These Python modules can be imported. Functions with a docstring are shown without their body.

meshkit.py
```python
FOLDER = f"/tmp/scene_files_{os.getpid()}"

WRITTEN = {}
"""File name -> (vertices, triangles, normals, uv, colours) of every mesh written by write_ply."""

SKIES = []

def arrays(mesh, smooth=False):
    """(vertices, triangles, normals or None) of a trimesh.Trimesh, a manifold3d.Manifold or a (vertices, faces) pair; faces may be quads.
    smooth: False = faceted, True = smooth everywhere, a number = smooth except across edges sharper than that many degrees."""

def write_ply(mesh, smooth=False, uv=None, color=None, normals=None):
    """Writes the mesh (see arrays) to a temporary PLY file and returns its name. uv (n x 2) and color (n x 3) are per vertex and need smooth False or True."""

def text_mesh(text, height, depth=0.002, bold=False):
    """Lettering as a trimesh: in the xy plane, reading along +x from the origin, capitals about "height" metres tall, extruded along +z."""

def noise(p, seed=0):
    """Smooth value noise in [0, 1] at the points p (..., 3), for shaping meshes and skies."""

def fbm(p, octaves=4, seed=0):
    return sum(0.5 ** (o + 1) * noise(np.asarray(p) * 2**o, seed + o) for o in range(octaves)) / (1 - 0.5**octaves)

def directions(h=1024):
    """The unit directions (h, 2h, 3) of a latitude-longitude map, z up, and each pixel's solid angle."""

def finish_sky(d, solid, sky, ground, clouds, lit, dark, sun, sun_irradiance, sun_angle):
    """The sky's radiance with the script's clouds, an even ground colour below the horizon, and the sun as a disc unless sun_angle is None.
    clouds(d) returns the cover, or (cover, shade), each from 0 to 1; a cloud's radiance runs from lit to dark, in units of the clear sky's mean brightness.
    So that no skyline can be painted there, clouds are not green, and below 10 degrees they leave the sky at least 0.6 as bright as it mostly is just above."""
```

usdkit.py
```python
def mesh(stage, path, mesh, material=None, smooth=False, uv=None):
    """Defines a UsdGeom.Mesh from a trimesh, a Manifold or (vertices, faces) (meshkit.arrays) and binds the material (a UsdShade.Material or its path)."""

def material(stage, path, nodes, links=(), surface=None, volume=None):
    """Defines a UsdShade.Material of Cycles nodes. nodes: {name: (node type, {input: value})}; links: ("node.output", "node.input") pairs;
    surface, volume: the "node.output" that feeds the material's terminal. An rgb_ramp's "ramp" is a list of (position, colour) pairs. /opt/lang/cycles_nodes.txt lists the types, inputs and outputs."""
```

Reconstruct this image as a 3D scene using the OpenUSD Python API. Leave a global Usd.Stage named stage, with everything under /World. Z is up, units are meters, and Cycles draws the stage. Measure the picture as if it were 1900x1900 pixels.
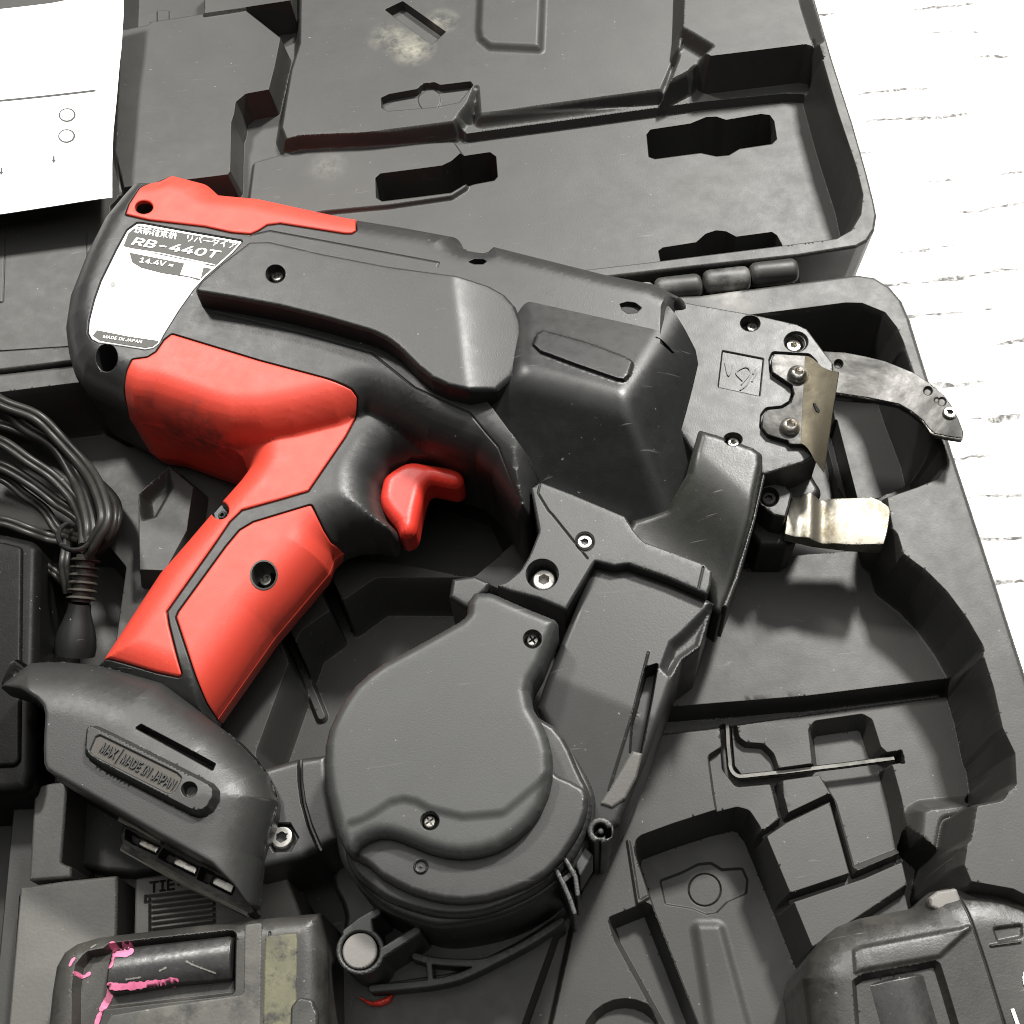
import math, random
import numpy as np
import trimesh, shapely
from shapely.geometry import Polygon, LineString, Point, MultiPolygon
from shapely.ops import unary_union
from scipy.spatial import Delaunay, cKDTree
import usdkit, meshkit
from pxr import Usd, UsdGeom, UsdLux, Gf, Sdf, UsdShade

random.seed(7)
stage = Usd.Stage.CreateInMemory()
UsdGeom.SetStageUpAxis(stage, UsdGeom.Tokens.z)
UsdGeom.SetStageMetersPerUnit(stage, 1.0)
UsdGeom.Xform.Define(stage, '/World')

# ------------------------------------------------------------------ camera
FPX, HALF = 2400.0, 950.0
TILT = math.atan2(2400.0, 4530.0)
ROLL = math.atan2(505.0, 4500.0)
_d = np.array([0, math.sin(TILT), -math.cos(TILT)])
_r0, _u0 = np.array([1.0, 0, 0]), np.array([0, math.cos(TILT), math.sin(TILT)])
_u = math.cos(ROLL) * _u0 + math.sin(ROLL) * _r0
_r = math.cos(ROLL) * _r0 - math.sin(ROLL) * _u0
CAM = np.array([0, 0, 0.075]) - 0.48 * _d
cam = UsdGeom.Camera.Define(stage, '/World/camera')
cam.CreateHorizontalApertureAttr(36.0); cam.CreateVerticalApertureAttr(36.0)
cam.CreateFocalLengthAttr(36.0 * FPX / 1900.0)
cam.CreateClippingRangeAttr(Gf.Vec2f(0.02, 50))
cam.AddTransformOp().Set(Gf.Matrix4d(*_r, 0, *_u, 0, *(-_d), 0, *CAM, 1))
cam.CreateExposureAttr(0.88)

# ------------------------------------------------------------------ lamps (indoor ceiling lights)
def rect_light(name, pos, target, w, h, power, color):
    l = UsdLux.RectLight.Define(stage, '/World/' + name)
    z = np.array(pos, float) - np.array(target, float); z /= np.linalg.norm(z)
    x = np.cross([0, 1, 0.001], z); x /= np.linalg.norm(x); y = np.cross(z, x)
    l.AddTransformOp().Set(Gf.Matrix4d(*x, 0, *y, 0, *z, 0, *pos, 1))
    l.CreateWidthAttr(w); l.CreateHeightAttr(h); l.CreateIntensityAttr(power)
    l.CreateColorAttr(Gf.Vec3f(*color)); l.CreateNormalizeAttr(False)
rect_light('ceiling_lamp', (-0.80, 1.45, 2.1), (0, 0, 0), 0.26, 0.26, 115.0, (1.0, 0.975, 0.93))
rect_light('ceiling_lamp_001', (0.95, 1.45, 2.1), (0, 0, 0), 0.26, 0.26, 320.0, (1.0, 0.975, 0.93))
rect_light('ceiling_panel', (0.5, 0.5, 2.6), (0.5, 0.5, 0), 3.2, 3.2, 0.78, (1.0, 0.985, 0.95))

# ------------------------------------------------------------------ pixel helpers
def U(px, py, z):
    """The point at height z that the photograph shows at a pixel."""
    ray = FPX * _d + (px - HALF) * _r - (py - HALF) * _u
    return CAM + ray * ((z - CAM[2]) / ray[2])

def P(pts, z, rnd=0.0):
    p = Polygon([U(a, b, z)[:2] for a, b in pts]).buffer(0)
    if isinstance(p, MultiPolygon): p = max(p.geoms, key=lambda g: g.area)
    if rnd: p = p.buffer(-rnd, 8).buffer(2 * rnd, 8).buffer(-rnd, 8)
    if isinstance(p, MultiPolygon): p = max(p.geoms, key=lambda g: g.area)
    return p

def L(pts, z, w):
    """A strip w metres wide along a pixel polyline."""
    return LineString([U(a, b, z)[:2] for a, b in pts]).buffer(w / 2, 6)

def C(px, py, z, rpx, n=24, sy=1.0):
    return P([(px + rpx * math.cos(t), py + sy * rpx * math.sin(t)) for t in np.linspace(0, 2 * math.pi, n, endpoint=False)], z)

def spline(pts, n=8, closed=True):
    """Catmull-Rom through pixel points."""
    p = np.array(pts, float); out = []
    N = len(p)
    for i in range(N if closed else N - 1):
        a, b, c, d = (p[(i + k) % N] if closed else p[min(max(i + k, 0), N - 1)] for k in (-1, 0, 1, 2))
        for t in np.linspace(0, 1, n, endpoint=False):
            out.append(0.5 * (2 * b + (c - a) * t + (2 * a - 5 * b + 4 * c - d) * t * t + (3 * b - a - 3 * c + d) * t ** 3))
    if not closed: out.append(p[-1])
    return [tuple(q) for q in out]

# ------------------------------------------------------------------ height-field solids
def sdist(poly, xy, reach=None):
    """Signed distance to the outline, inside positive. Points further than reach outside give -reach."""
    xy = np.asarray(xy)
    out = np.full(len(xy), -1.0 if reach is None else -reach)
    if reach is None:
        sel = np.arange(len(xy))
    else:
        x0, y0, x1, y1 = poly.bounds
        sel = np.nonzero((xy[:, 0] > x0 - reach) & (xy[:, 0] < x1 + reach) & (xy[:, 1] > y0 - reach) & (xy[:, 1] < y1 + reach))[0]
    if len(sel) == 0: return out
    pts = shapely.points(xy[sel])
    d = shapely.distance(pts, poly.boundary)
    ins = shapely.contains_xy(poly, xy[sel, 0], xy[sel, 1])
    out[sel] = np.where(ins, d, -d)
    return out

def ramp01(t, soft=True):
    t = np.clip(t, 0, 1)
    return t * t * (3 - 2 * t) if soft else t

def rings(poly, off, step):
    g = poly.buffer(-off, 8) if off else poly
    out = []
    for q in getattr(g, 'geoms', [g]):
        if q.is_empty or q.geom_type != 'Polygon': continue
        for ring in [q.exterior, *q.interiors]:
            n = max(6, int(ring.length / step))
            keep = [np.array(ring.coords)[:-1]] if len(ring.coords) < n * 1.2 else []
            s = np.array([ring.interpolate(t, normalized=True).coords[0] for t in np.linspace(0, 1, n, endpoint=False)])
            out.append(s)
            if keep: out.append(keep[0])
    return np.vstack(out) if out else np.zeros((0, 2))

class F:
    """A step in a height field: inside poly the height becomes h (or changes by h). wi/wo: wall run inside/outside the outline."""
    def __init__(s, poly, h, wi=0.0004, wo=0.0, mode='set', soft=False, es=None):
        s.poly, s.h, s.wi, s.wo, s.mode, s.soft, s.es = poly, h, wi, wo, mode, soft, es
    def apply(s, xy, z):
        reach = s.wo + 0.0005
        t = ramp01((sdist(s.poly, xy, reach) + s.wo) / (s.wi + s.wo), s.soft)
        h = s.h(xy) if callable(s.h) else s.h
        if s.mode == 'add': return z + h * t
        b = z * (1 - t) + h * t
        if s.mode == 'max': return np.maximum(z, b)
        if s.mode == 'min': return np.minimum(z, b)
        return b

def quarter(d, r, drop):
    """Rounded edge: how far the surface lies below the top at distance d from the outline."""
    t = np.clip(1 - d / r, 0, 1)
    return drop * (1 - np.sqrt(np.maximum(0, 1 - t * t)))

def field(outline, z, feats=(), edge=0.0, drop=None, bottom=None, step=0.0016, estep=0.0009, mirror=None, draft=0.0, noise=None, rings_at=()):
    """A solid with a height-field top. z: number or f(xy). edge: radius of the rounded rim. bottom: where the side walls end."""
    if isinstance(outline, MultiPolygon): outline = max(outline.geoms, key=lambda g: g.area)
    outline = shapely.geometry.polygon.orient(outline.simplify(0.00004), 1.0)
    drop = edge if drop is None else drop
    border = []
    loops = []
    for ring in [outline.exterior, *outline.interiors]:
        c = np.array(ring.coords)[:-1]
        seg = np.linalg.norm(np.roll(c, -1, 0) - c, axis=1)
        pts = np.vstack([a + (b - a) * np.linspace(0, 1, max(1, int(math.ceil(l / estep))), endpoint=False)[:, None] for a, b, l in zip(c, np.roll(c, -1, 0), seg)])
        loops.append(pts)
    border = np.vstack(loops)
    extra = []
    if edge:
        for k in (0.08, 0.25, 0.5, 0.75, 1.0):
            extra.append(rings(outline, edge * k, max(estep * 1.3, 0.0007)))
    for poly_, offs in rings_at:
        for o_ in offs: extra.append(rings(poly_, o_, min(0.0009, max(0.00038, abs(o_) * 1.1))))
    for f in feats:
        es = f.es or min(max(f.wi * 1.25, 0.00032), 0.0009)
        extra.append(rings(f.poly, f.wi, es))
        extra.append(rings(f.poly, f.wi + 0.0004, es * 1.6)); extra.append(rings(f.poly, -f.wo - 0.0004, es * 1.6))
        if f.wo: extra.append(rings(f.poly, -f.wo, min(max(f.wo * 1.25, 0.00032), 0.0009)))
        else: extra.append(rings(f.poly, 0, es))
        if f.soft or f.wi + f.wo > 0.004:
            for k in (0.2, 0.4, 0.6, 0.8): extra.append(rings(f.poly, -f.wo + (f.wi + f.wo) * k, 0.0009))
    x0, y0, x1, y1 = outline.bounds
    gx, gy = np.meshgrid(np.arange(x0, x1, step), np.arange(y0, y1, step))
    gx = gx + (np.arange(gx.shape[0]) % 2)[:, None] * step / 2
    grid = np.c_[gx.ravel(), gy.ravel()]
    ex = np.vstack(extra) if extra else np.zeros((0, 2))
    if len(ex):
        ex = ex[shapely.contains_xy(outline, ex[:, 0], ex[:, 1])]
        if len(ex):
            ex = ex[cKDTree(border).query(ex)[0] > 0.00015]
            q = np.round(ex / 0.0001).astype(np.int64)
            ex = ex[np.unique(q, axis=0, return_index=True)[1]]
    fixed = np.vstack([border, ex])
    grid = grid[shapely.contains_xy(outline, grid[:, 0], grid[:, 1])]
    if len(grid): grid = grid[cKDTree(fixed).query(grid)[0] > step * 0.55]
    xy = np.vstack([fixed, grid])
    tri = Delaunay(xy).simplices
    c = xy[tri].mean(1)
    tri = tri[shapely.contains_xy(outline, c[:, 0], c[:, 1])]
    a = xy[tri]
    area = np.cross(a[:, 1] - a[:, 0], a[:, 2] - a[:, 0])
    tri = tri[np.abs(area) > 1e-12]; area = area[np.abs(area) > 1e-12]
    tri[area < 0] = tri[area < 0][:, ::-1]
    h = np.asarray(z(xy), float) if callable(z) else np.full(len(xy), float(z))
    if edge: h = h - quarter(np.maximum(sdist(outline, xy), 0), edge, drop)
    for f in feats: h = f.apply(xy, h)
    if noise is not None: h = h + noise(xy)
    v = np.c_[xy, h]; faces = [tri]
    n = 0; vs = [v]; count = len(v)
    if mirror is not None:
        vs.append(np.c_[xy, 2 * mirror - h]); faces.append(tri[:, ::-1] + count); count *= 2
    for loop in loops:
        k = len(loop); hz = h[n:n + k]; n += k
        if mirror is not None: lo = np.c_[loop, 2 * mirror - hz]
        elif bottom is not None:
            lo = np.c_[loop, np.full(k, bottom)]
            if draft:
                dv = loop - np.array(outline.centroid.coords[0])
                lo[:, :2] = loop - dv / np.linalg.norm(dv, axis=1, keepdims=True) * draft
        else: continue
        vs += [np.c_[loop, hz], lo]
        i = np.arange(count, count + k); ii = i + k; count += 2 * k
        j, jj = np.roll(i, -1), np.roll(ii, -1)
        faces += [np.c_[i, ii, jj], np.c_[i, jj, j]]
    m = trimesh.Trimesh(np.vstack(vs), np.vstack(faces), process=False)
    m.metadata['hf'] = True
    return m

def tube(path, r, n=10, closed_ends=True):
    path = np.asarray(path, float); k = len(path)
    t = np.gradient(path, axis=0); t /= np.linalg.norm(t, axis=1, keepdims=True)
    up = np.array([0, 0, 1.0]); v = []
    nrm = np.cross(t[0], up)
    if np.linalg.norm(nrm) < 1e-3: nrm = np.cross(t[0], [1, 0, 0])
    nrm /= np.linalg.norm(nrm)
    rr = np.broadcast_to(r, (k,))
    for i in range(k):
        nrm = nrm - t[i] * (nrm @ t[i]); nrm /= np.linalg.norm(nrm)
        b = np.cross(t[i], nrm)
        a = np.linspace(0, 2 * math.pi, n, endpoint=False)
        v.append(path[i] + rr[i] * (np.cos(a)[:, None] * nrm + np.sin(a)[:, None] * b))
    v = np.vstack(v); f = []
    for i in range(k - 1):
        for j in range(n):
            a, b = i * n + j, i * n + (j + 1) % n
            f += [[a, b, b + n], [a, b + n, a + n]]
    if closed_ends:
        v = np.vstack([v, path[0], path[-1]])
        for j in range(n):
            f += [[len(v) - 2, (j + 1) % n, j], [len(v) - 1, (k - 1) * n + j, (k - 1) * n + (j + 1) % n]]
    return trimesh.Trimesh(v, f, process=False)

def smooth_path(pts, n=6):
    p = np.array(pts, float); out = []
    for i in range(len(p) - 1):
        a, b, c, d = p[max(i - 1, 0)], p[i], p[i + 1], p[min(i + 2, len(p) - 1)]
        for t in np.linspace(0, 1, n, endpoint=False):
            out.append(0.5 * (2 * b + (c - a) * t + (2 * a - 5 * b + 4 * c - d) * t * t + (3 * b - a - 3 * c + d) * t ** 3))
    out.append(p[-1])
    return np.array(out)

# ------------------------------------------------------------------ prims
_used = {}
def numbered(path):
    if path not in _used:
        _used[path] = 0; return path
    _used[path] += 1
    return f'{path}_{_used[path]:03d}'

def thing(name, label, cat, loc=(0, 0, 0), group=None):
    x = UsdGeom.Xform.Define(stage, numbered('/World/' + name)); o = x.GetPrim()
    x.AddTranslateOp().Set(Gf.Vec3d(*loc))
    o.SetCustomDataByKey('label', label); o.SetCustomDataByKey('category', cat)
    if group: o.SetCustomDataByKey('group', group)
    return o

def part(name, mesh, mat, parent, label=None, smooth=44):
    root = parent
    loc = np.zeros(3); p = parent
    while p and p.GetPath() != Sdf.Path('/World'):
        xf = UsdGeom.Xformable(p)
        for op in xf.GetOrderedXformOps(): loc = loc + np.array(op.Get())
        p = p.GetParent()
    if smooth == 44 and mesh.metadata.get('hf'): smooth = True
    v, f, n = meshkit.arrays(mesh, smooth)
    path = numbered(f'{parent.GetPath()}/{name}')
    m = UsdGeom.Mesh.Define(stage, path)
    from pxr import Vt
    v = v - loc
    m.CreatePointsAttr(Vt.Vec3fArray.FromNumpy(v.astype(np.float32)))
    m.CreateFaceVertexCountsAttr(Vt.IntArray.FromNumpy(np.full(len(f), 3, np.int32)))
    m.CreateFaceVertexIndicesAttr(Vt.IntArray.FromNumpy(f.astype(np.int32).ravel()))
    m.CreateSubdivisionSchemeAttr('none')
    if n is not None:
        m.CreateNormalsAttr(Vt.Vec3fArray.FromNumpy(n.astype(np.float32))); m.SetNormalsInterpolation('vertex')
    UsdShade.MaterialBindingAPI.Apply(m.GetPrim()).Bind(MAT[mat])
    if label: m.GetPrim().SetCustomDataByKey('label', label)
    return m.GetPrim()

def single(name, mesh, mat, label=None, cat=None, kind=None, group=None, smooth=44):
    pr = part(name, mesh, mat, stage.GetPrimAtPath('/World'), label, smooth)
    if cat: pr.SetCustomDataByKey('category', cat)
    if kind: pr.SetCustomDataByKey('kind', kind)
    if group: pr.SetCustomDataByKey('group', group)
    return pr

# ------------------------------------------------------------------ materials
MAT = {}
def plastic(name, base, rough=0.5, grain=1400, depth=0.00006, dust=(0.1, 0.1, 0.09), dust_amt=0.35, dscale=22, spec=0.5, wear=None, rough_var=0.05, coat=0.0, scratch=0.0, spots=()):
    """Moulded plastic: fine grain, smudges of dust and changing gloss. wear: (colour, scale, threshold)."""
    n = {'g': ('geometry', {}),
         'grain': ('noise_texture', {'scale': grain, 'detail': 3.0, 'roughness': 0.6}),
         'smudge': ('noise_texture', {'scale': dscale, 'detail': 6.0, 'roughness': 0.62, 'distortion': 0.6}),
         'fine': ('noise_texture', {'scale': dscale * 9, 'detail': 5.0, 'roughness': 0.7}),
         'sm': ('rgb_ramp', {'ramp': [(0.0, (0, 0, 0)), (0.42, (0.06, 0.06, 0.06)), (0.62, (0.6, 0.6, 0.6)), (1.0, (1, 1, 1))]}),
         'mul': ('math', {'math_type': 'multiply', 'value2': dust_amt}),
         'mf': ('math', {'math_type': 'multiply_add', 'value2': 0.5, 'value3': 0.7}),
         'mm': ('math', {'math_type': 'multiply', 'use_clamp': True}),
         'col': ('mix', {'color1': base, 'color2': dust}),
         'rv': ('map_range', {'from_min': 0.3, 'from_max': 0.7, 'to_min': rough - rough_var, 'to_max': rough + rough_var}),
         'bump': ('bump', {'strength': 1.0, 'distance': depth, 'height': 1.0}),
         'p': ('principled_bsdf', {'specular_ior_level': spec, 'coat_weight': coat, 'coat_roughness': 0.25})}
    l = [('g.position', 'grain.vector'), ('g.position', 'smudge.vector'), ('g.position', 'fine.vector'),
         ('smudge.fac', 'sm.fac'), ('sm.color', 'mul.value1'), ('fine.fac', 'mf.value1'), ('mul.value', 'mm.value1'), ('mf.value', 'mm.value2'),
         ('mm.value', 'col.fac'), ('fine.fac', 'rv.value'), ('rv.result', 'p.roughness'), ('grain.fac', 'bump.height'), ('bump.normal', 'p.normal')]
    last = 'col.color'
    if wear:
        wc, ws, lo, hi = wear
        n['wn'] = ('noise_texture', {'scale': ws, 'detail': 7.0, 'roughness': 0.7})
        n['wr'] = ('map_range', {'from_min': lo, 'from_max': hi, 'to_min': 0.0, 'to_max': 1.0, 'clamp': True})
        n['wmix'] = ('mix', {'color2': wc})
        l += [('g.position', 'wn.vector'), ('wn.fac', 'wr.value'), ('wr.result', 'wmix.fac'), (last, 'wmix.color1')]
        last = 'wmix.color'
    if scratch:
        for k, rot in enumerate((0.5, 2.1)):
            n[f'sm{k}'] = ('mapping', {'rotation': (0, 0, rot), 'scale': (48.0, 520.0, 60.0)})
            n[f'sn{k}'] = ('noise_texture', {'scale': 1.0, 'detail': 2.0, 'roughness': 0.5, 'distortion': 0.9})
            n[f'sr{k}'] = ('map_range', {'from_min': 0.735, 'from_max': 0.80, 'to_min': 0.0, 'to_max': scratch, 'clamp': True})
            n[f'sx{k}'] = ('mix', {'color2': (0.24, 0.235, 0.22)})
            l += [('g.position', f'sm{k}.vector'), (f'sm{k}.vector', f'sn{k}.vector'), (f'sn{k}.fac', f'sr{k}.value'), (f'sr{k}.result', f'sx{k}.fac'), (last, f'sx{k}.color1')]
            last = f'sx{k}.color'
    n['dn'] = ('noise_texture', {'scale': 620.0, 'detail': 1.0}); n['dl'] = ('noise_texture', {'scale': 28.0, 'detail': 3.0})
    n['dr'] = ('map_range', {'from_min': 0.765, 'from_max': 0.80, 'to_min': 0.0, 'to_max': 0.8, 'clamp': True}); n['dm'] = ('map_range', {'from_min': 0.42, 'from_max': 0.62, 'to_min': 0.0, 'to_max': 1.0, 'clamp': True})
    n['dx'] = ('math', {'math_type': 'multiply', 'use_clamp': True}); n['dc'] = ('mix', {'color2': (0.26, 0.255, 0.24)})
    l += [('g.position', 'dn.vector'), ('g.position', 'dl.vector'), ('dn.fac', 'dr.value'), ('dl.fac', 'dm.value'), ('dr.result', 'dx.value1'), ('dm.result', 'dx.value2'), ('dx.value', 'dc.fac'), (last, 'dc.color1')]
    last = 'dc.color'
    for k, (pt, rad, colr, amt) in enumerate(spots):
        n[f'pd{k}'] = ('vector_math', {'math_type': 'distance', 'vector2': pt})
        n[f'pr{k}'] = ('map_range', {'from_min': rad * 0.2, 'from_max': rad, 'to_min': amt, 'to_max': 0.0, 'clamp': True})
        n[f'pn{k}'] = ('map_range', {'from_min': 0.38, 'from_max': 0.66, 'to_min': 0.0, 'to_max': 1.6, 'clamp': True})
        n[f'pm{k}'] = ('math', {'math_type': 'multiply', 'use_clamp': True})
        n[f'px{k}'] = ('mix', {'color2': colr})
        l += [('g.position', f'pd{k}.vector1'), (f'pd{k}.value', f'pr{k}.value'), ('fine.fac', f'pn{k}.value'), (f'pr{k}.result', f'pm{k}.value1'), (f'pn{k}.result', f'pm{k}.value2'), (f'pm{k}.value', f'px{k}.fac'), (last, f'px{k}.color1')]
        last = f'px{k}.color'
    l.append((last, 'p.base_color'))
    MAT[name] = usdkit.material(stage, '/World/Looks/' + name, n, l, surface='p.BSDF')

def metal(name, base, rough=0.3, stain=(0.1, 0.08, 0.05), scale=60, lo=0.5, hi=0.75, metallic=1.0):
    n = {'g': ('geometry', {}),
         'a': ('noise_texture', {'scale': scale, 'detail': 8.0, 'roughness': 0.7, 'distortion': 0.4}),
         'b': ('noise_texture', {'scale': 900, 'detail': 3.0}),
         'r': ('map_range', {'from_min': lo, 'from_max': hi, 'to_min': 0.0, 'to_max': 1.0, 'clamp': True}),
         'rr': ('map_range', {'from_min': 0.3, 'from_max': 0.7, 'to_min': rough * 0.7, 'to_max': rough * 1.5}),
         'c': ('mix', {'color1': base, 'color2': stain}),
         'bump': ('bump', {'strength': 1.0, 'distance': 0.00003}),
         'p': ('principled_bsdf', {'metallic': metallic})}
    l = [('g.position', 'a.vector'), ('g.position', 'b.vector'), ('a.fac', 'r.value'), ('r.result', 'c.fac'), ('c.color', 'p.base_color'),
         ('a.fac', 'rr.value'), ('rr.result', 'p.roughness'), ('b.fac', 'bump.height'), ('bump.normal', 'p.normal')]
    MAT[name] = usdkit.material(stage, '/World/Looks/' + name, n, l, surface='p.BSDF')

def plain(name, base, rough=0.5, spec=0.5, metallic=0.0):
    MAT[name] = usdkit.material(stage, '/World/Looks/' + name, {'p': ('principled_bsdf', {'base_color': base, 'roughness': rough, 'specular_ior_level': spec, 'metallic': metallic})}, surface='p.BSDF')

pale = (0.30, 0.29, 0.23)
plastic('case_plastic', (0.031, 0.0312, 0.0295), 0.50, grain=1300, depth=0.00004, dust=(0.062, 0.061, 0.055), dust_amt=0.55, dscale=13, scratch=0.22,
        spots=[(U(765, 92, .046), 0.013, pale, 0.5), (U(722, 70, .046), 0.012, pale, 0.35), (U(820, 40, .046), 0.010, pale, 0.35), (U(608, 312, .038), 0.011, (0.22, 0.215, 0.2), 0.28), (U(1360, 540, .065), 0.016, (0.26, 0.255, 0.24), 0.6), (U(1200, 552, .065), 0.016, (0.26, 0.255, 0.24), 0.6)])
plastic('tool_plastic', (0.020, 0.0205, 0.0205), 0.43, grain=1700, depth=0.00004, dust=(0.040, 0.040, 0.036), dust_amt=0.45, dscale=15, scratch=0.16)
plastic('glossy_plastic', (0.012, 0.0125, 0.013), 0.38, spec=0.45, grain=1500, depth=0.00003, dust=(0.034, 0.035, 0.027), dust_amt=0.5, dscale=24, scratch=0.35)
plastic('worn_plastic', (0.016, 0.0165, 0.0155), 0.38, grain=1300, depth=0.00004, dust=(0.036, 0.037, 0.028), dust_amt=0.7, dscale=34, scratch=0.5)
plastic('grey_plastic', (0.035, 0.0365, 0.0362), 0.46, grain=1800, depth=0.00004, dust=(0.058, 0.060, 0.052), dust_amt=0.5, dscale=14, scratch=0.16)
plastic('seam_plastic', (0.055, 0.050, 0.042), 0.6, grain=1500, dust=(0.08, 0.07, 0.06), dust_amt=0.3)
plastic('cap_plastic', (0.16, 0.155, 0.145), 0.5, grain=900, dust=(0.22, 0.20, 0.18), dust_amt=0.4, dscale=60)
plastic('block_plastic', (0.095, 0.092, 0.086), 0.55, grain=700, depth=0.00010, dust=(0.17, 0.165, 0.15), dust_amt=0.6, dscale=30, scratch=0.2)
grime = (0.10, 0.035, 0.03)
plastic('red_rubber', (0.62, 0.058, 0.035), 0.48, grain=1900, depth=0.00004, dust=(0.42, 0.055, 0.04), dust_amt=0.3, dscale=14,
        spots=[(U(265, 745, .08), 0.013, grime, 0.55), (U(385, 800, .075), 0.020, grime, 0.75), (U(450, 815, .07), 0.014, grime, 0.6), (U(330, 790, .07), 0.014, grime, 0.6), (U(600, 415, .085), 0.02, grime, 0.35), (U(400, 385, .085), 0.014, grime, 0.25), (U(520, 1170, .07), 0.014, grime, 0.3)])
plastic('red_gloss', (0.60, 0.035, 0.022), 0.38, grain=900, depth=0.00002, dust=(0.4, 0.03, 0.02), dust_amt=0.2)
plastic('charger_black', (0.006, 0.006, 0.006), 0.45, dust=(0.012, 0.012, 0.012), spec=0.12)
plastic('battery_face', (0.050, 0.0485, 0.044), 0.5, grain=900, depth=0.00008, dust=(0.15, 0.145, 0.125), dust_amt=0.8, dscale=38, wear=((0.022, 0.021, 0.02), 60, 0.54, 0.70), scratch=0.4)
plastic('battery_plastic', (0.021, 0.020, 0.0185), 0.42, grain=1200, depth=0.00006, dust=(0.085, 0.082, 0.072), dust_amt=0.7, dscale=30, wear=((0.014, 0.0135, 0.013), 55, 0.56, 0.70), scratch=0.35)
plastic('battery_gloss', (0.014, 0.0135, 0.0135), 0.34, grain=700, depth=0.00005, dust=(0.09, 0.085, 0.08), dust_amt=0.4, dscale=45, rough_var=0.08, scratch=0.6)
plastic('yellow_worn', (0.13, 0.125, 0.075), 0.6, grain=500, depth=0.0001, dust=(0.045, 0.044, 0.034), dust_amt=0.9, dscale=70, wear=((0.03, 0.029, 0.026), 110, 0.50, 0.62))
plastic('black_deep', (0.012, 0.012, 0.012), 0.6)
plastic('cord_rubber', (0.017, 0.0165, 0.015), 0.40, spec=0.35, grain=900, depth=0.00003, dust=(0.06, 0.057, 0.048), dust_amt=0.4, dscale=40)
metal('steel', (0.42, 0.41, 0.385), 0.32, stain=(0.16, 0.14, 0.11))
metal('bright_steel', (0.58, 0.56, 0.52), 0.33, stain=(0.36, 0.33, 0.26), scale=110, lo=0.45, hi=0.75)
metal('plate_steel', (0.30, 0.287, 0.255), 0.42, stain=(0.13, 0.11, 0.07), scale=75, lo=0.42, hi=0.70)
metal('dark_steel', (0.055, 0.054, 0.052), 0.46, stain=(0.032, 0.031, 0.028), scale=40, metallic=0.7)
metal('key_steel', (0.12, 0.118, 0.11), 0.42, stain=(0.05, 0.05, 0.045))
metal('brass_plate', (0.090, 0.080, 0.059), 0.5, stain=(0.06, 0.053, 0.04), scale=45)
plain('white_print', (0.85, 0.85, 0.83), 0.4)
plain('grey_print', (0.10, 0.098, 0.093), 0.6, 0.25)
plain('ink', (0.05, 0.05, 0.05), 0.6)
plain('thin_ink', (0.32, 0.32, 0.31), 0.6)
plain('silver_label', (0.84, 0.84, 0.83), 0.22)
plain('hole_black', (0.006, 0.006, 0.006), 0.7, 0.2)
plastic('pink_paint', (0.66, 0.15, 0.28), 0.45, grain=900, dust=(0.75, 0.26, 0.40), dust_amt=0.6, dscale=60, wear=((0.10, 0.05, 0.06), 240, 0.58, 0.72))
plain('paper', (0.86, 0.86, 0.84), 0.75, 0.2)

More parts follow.
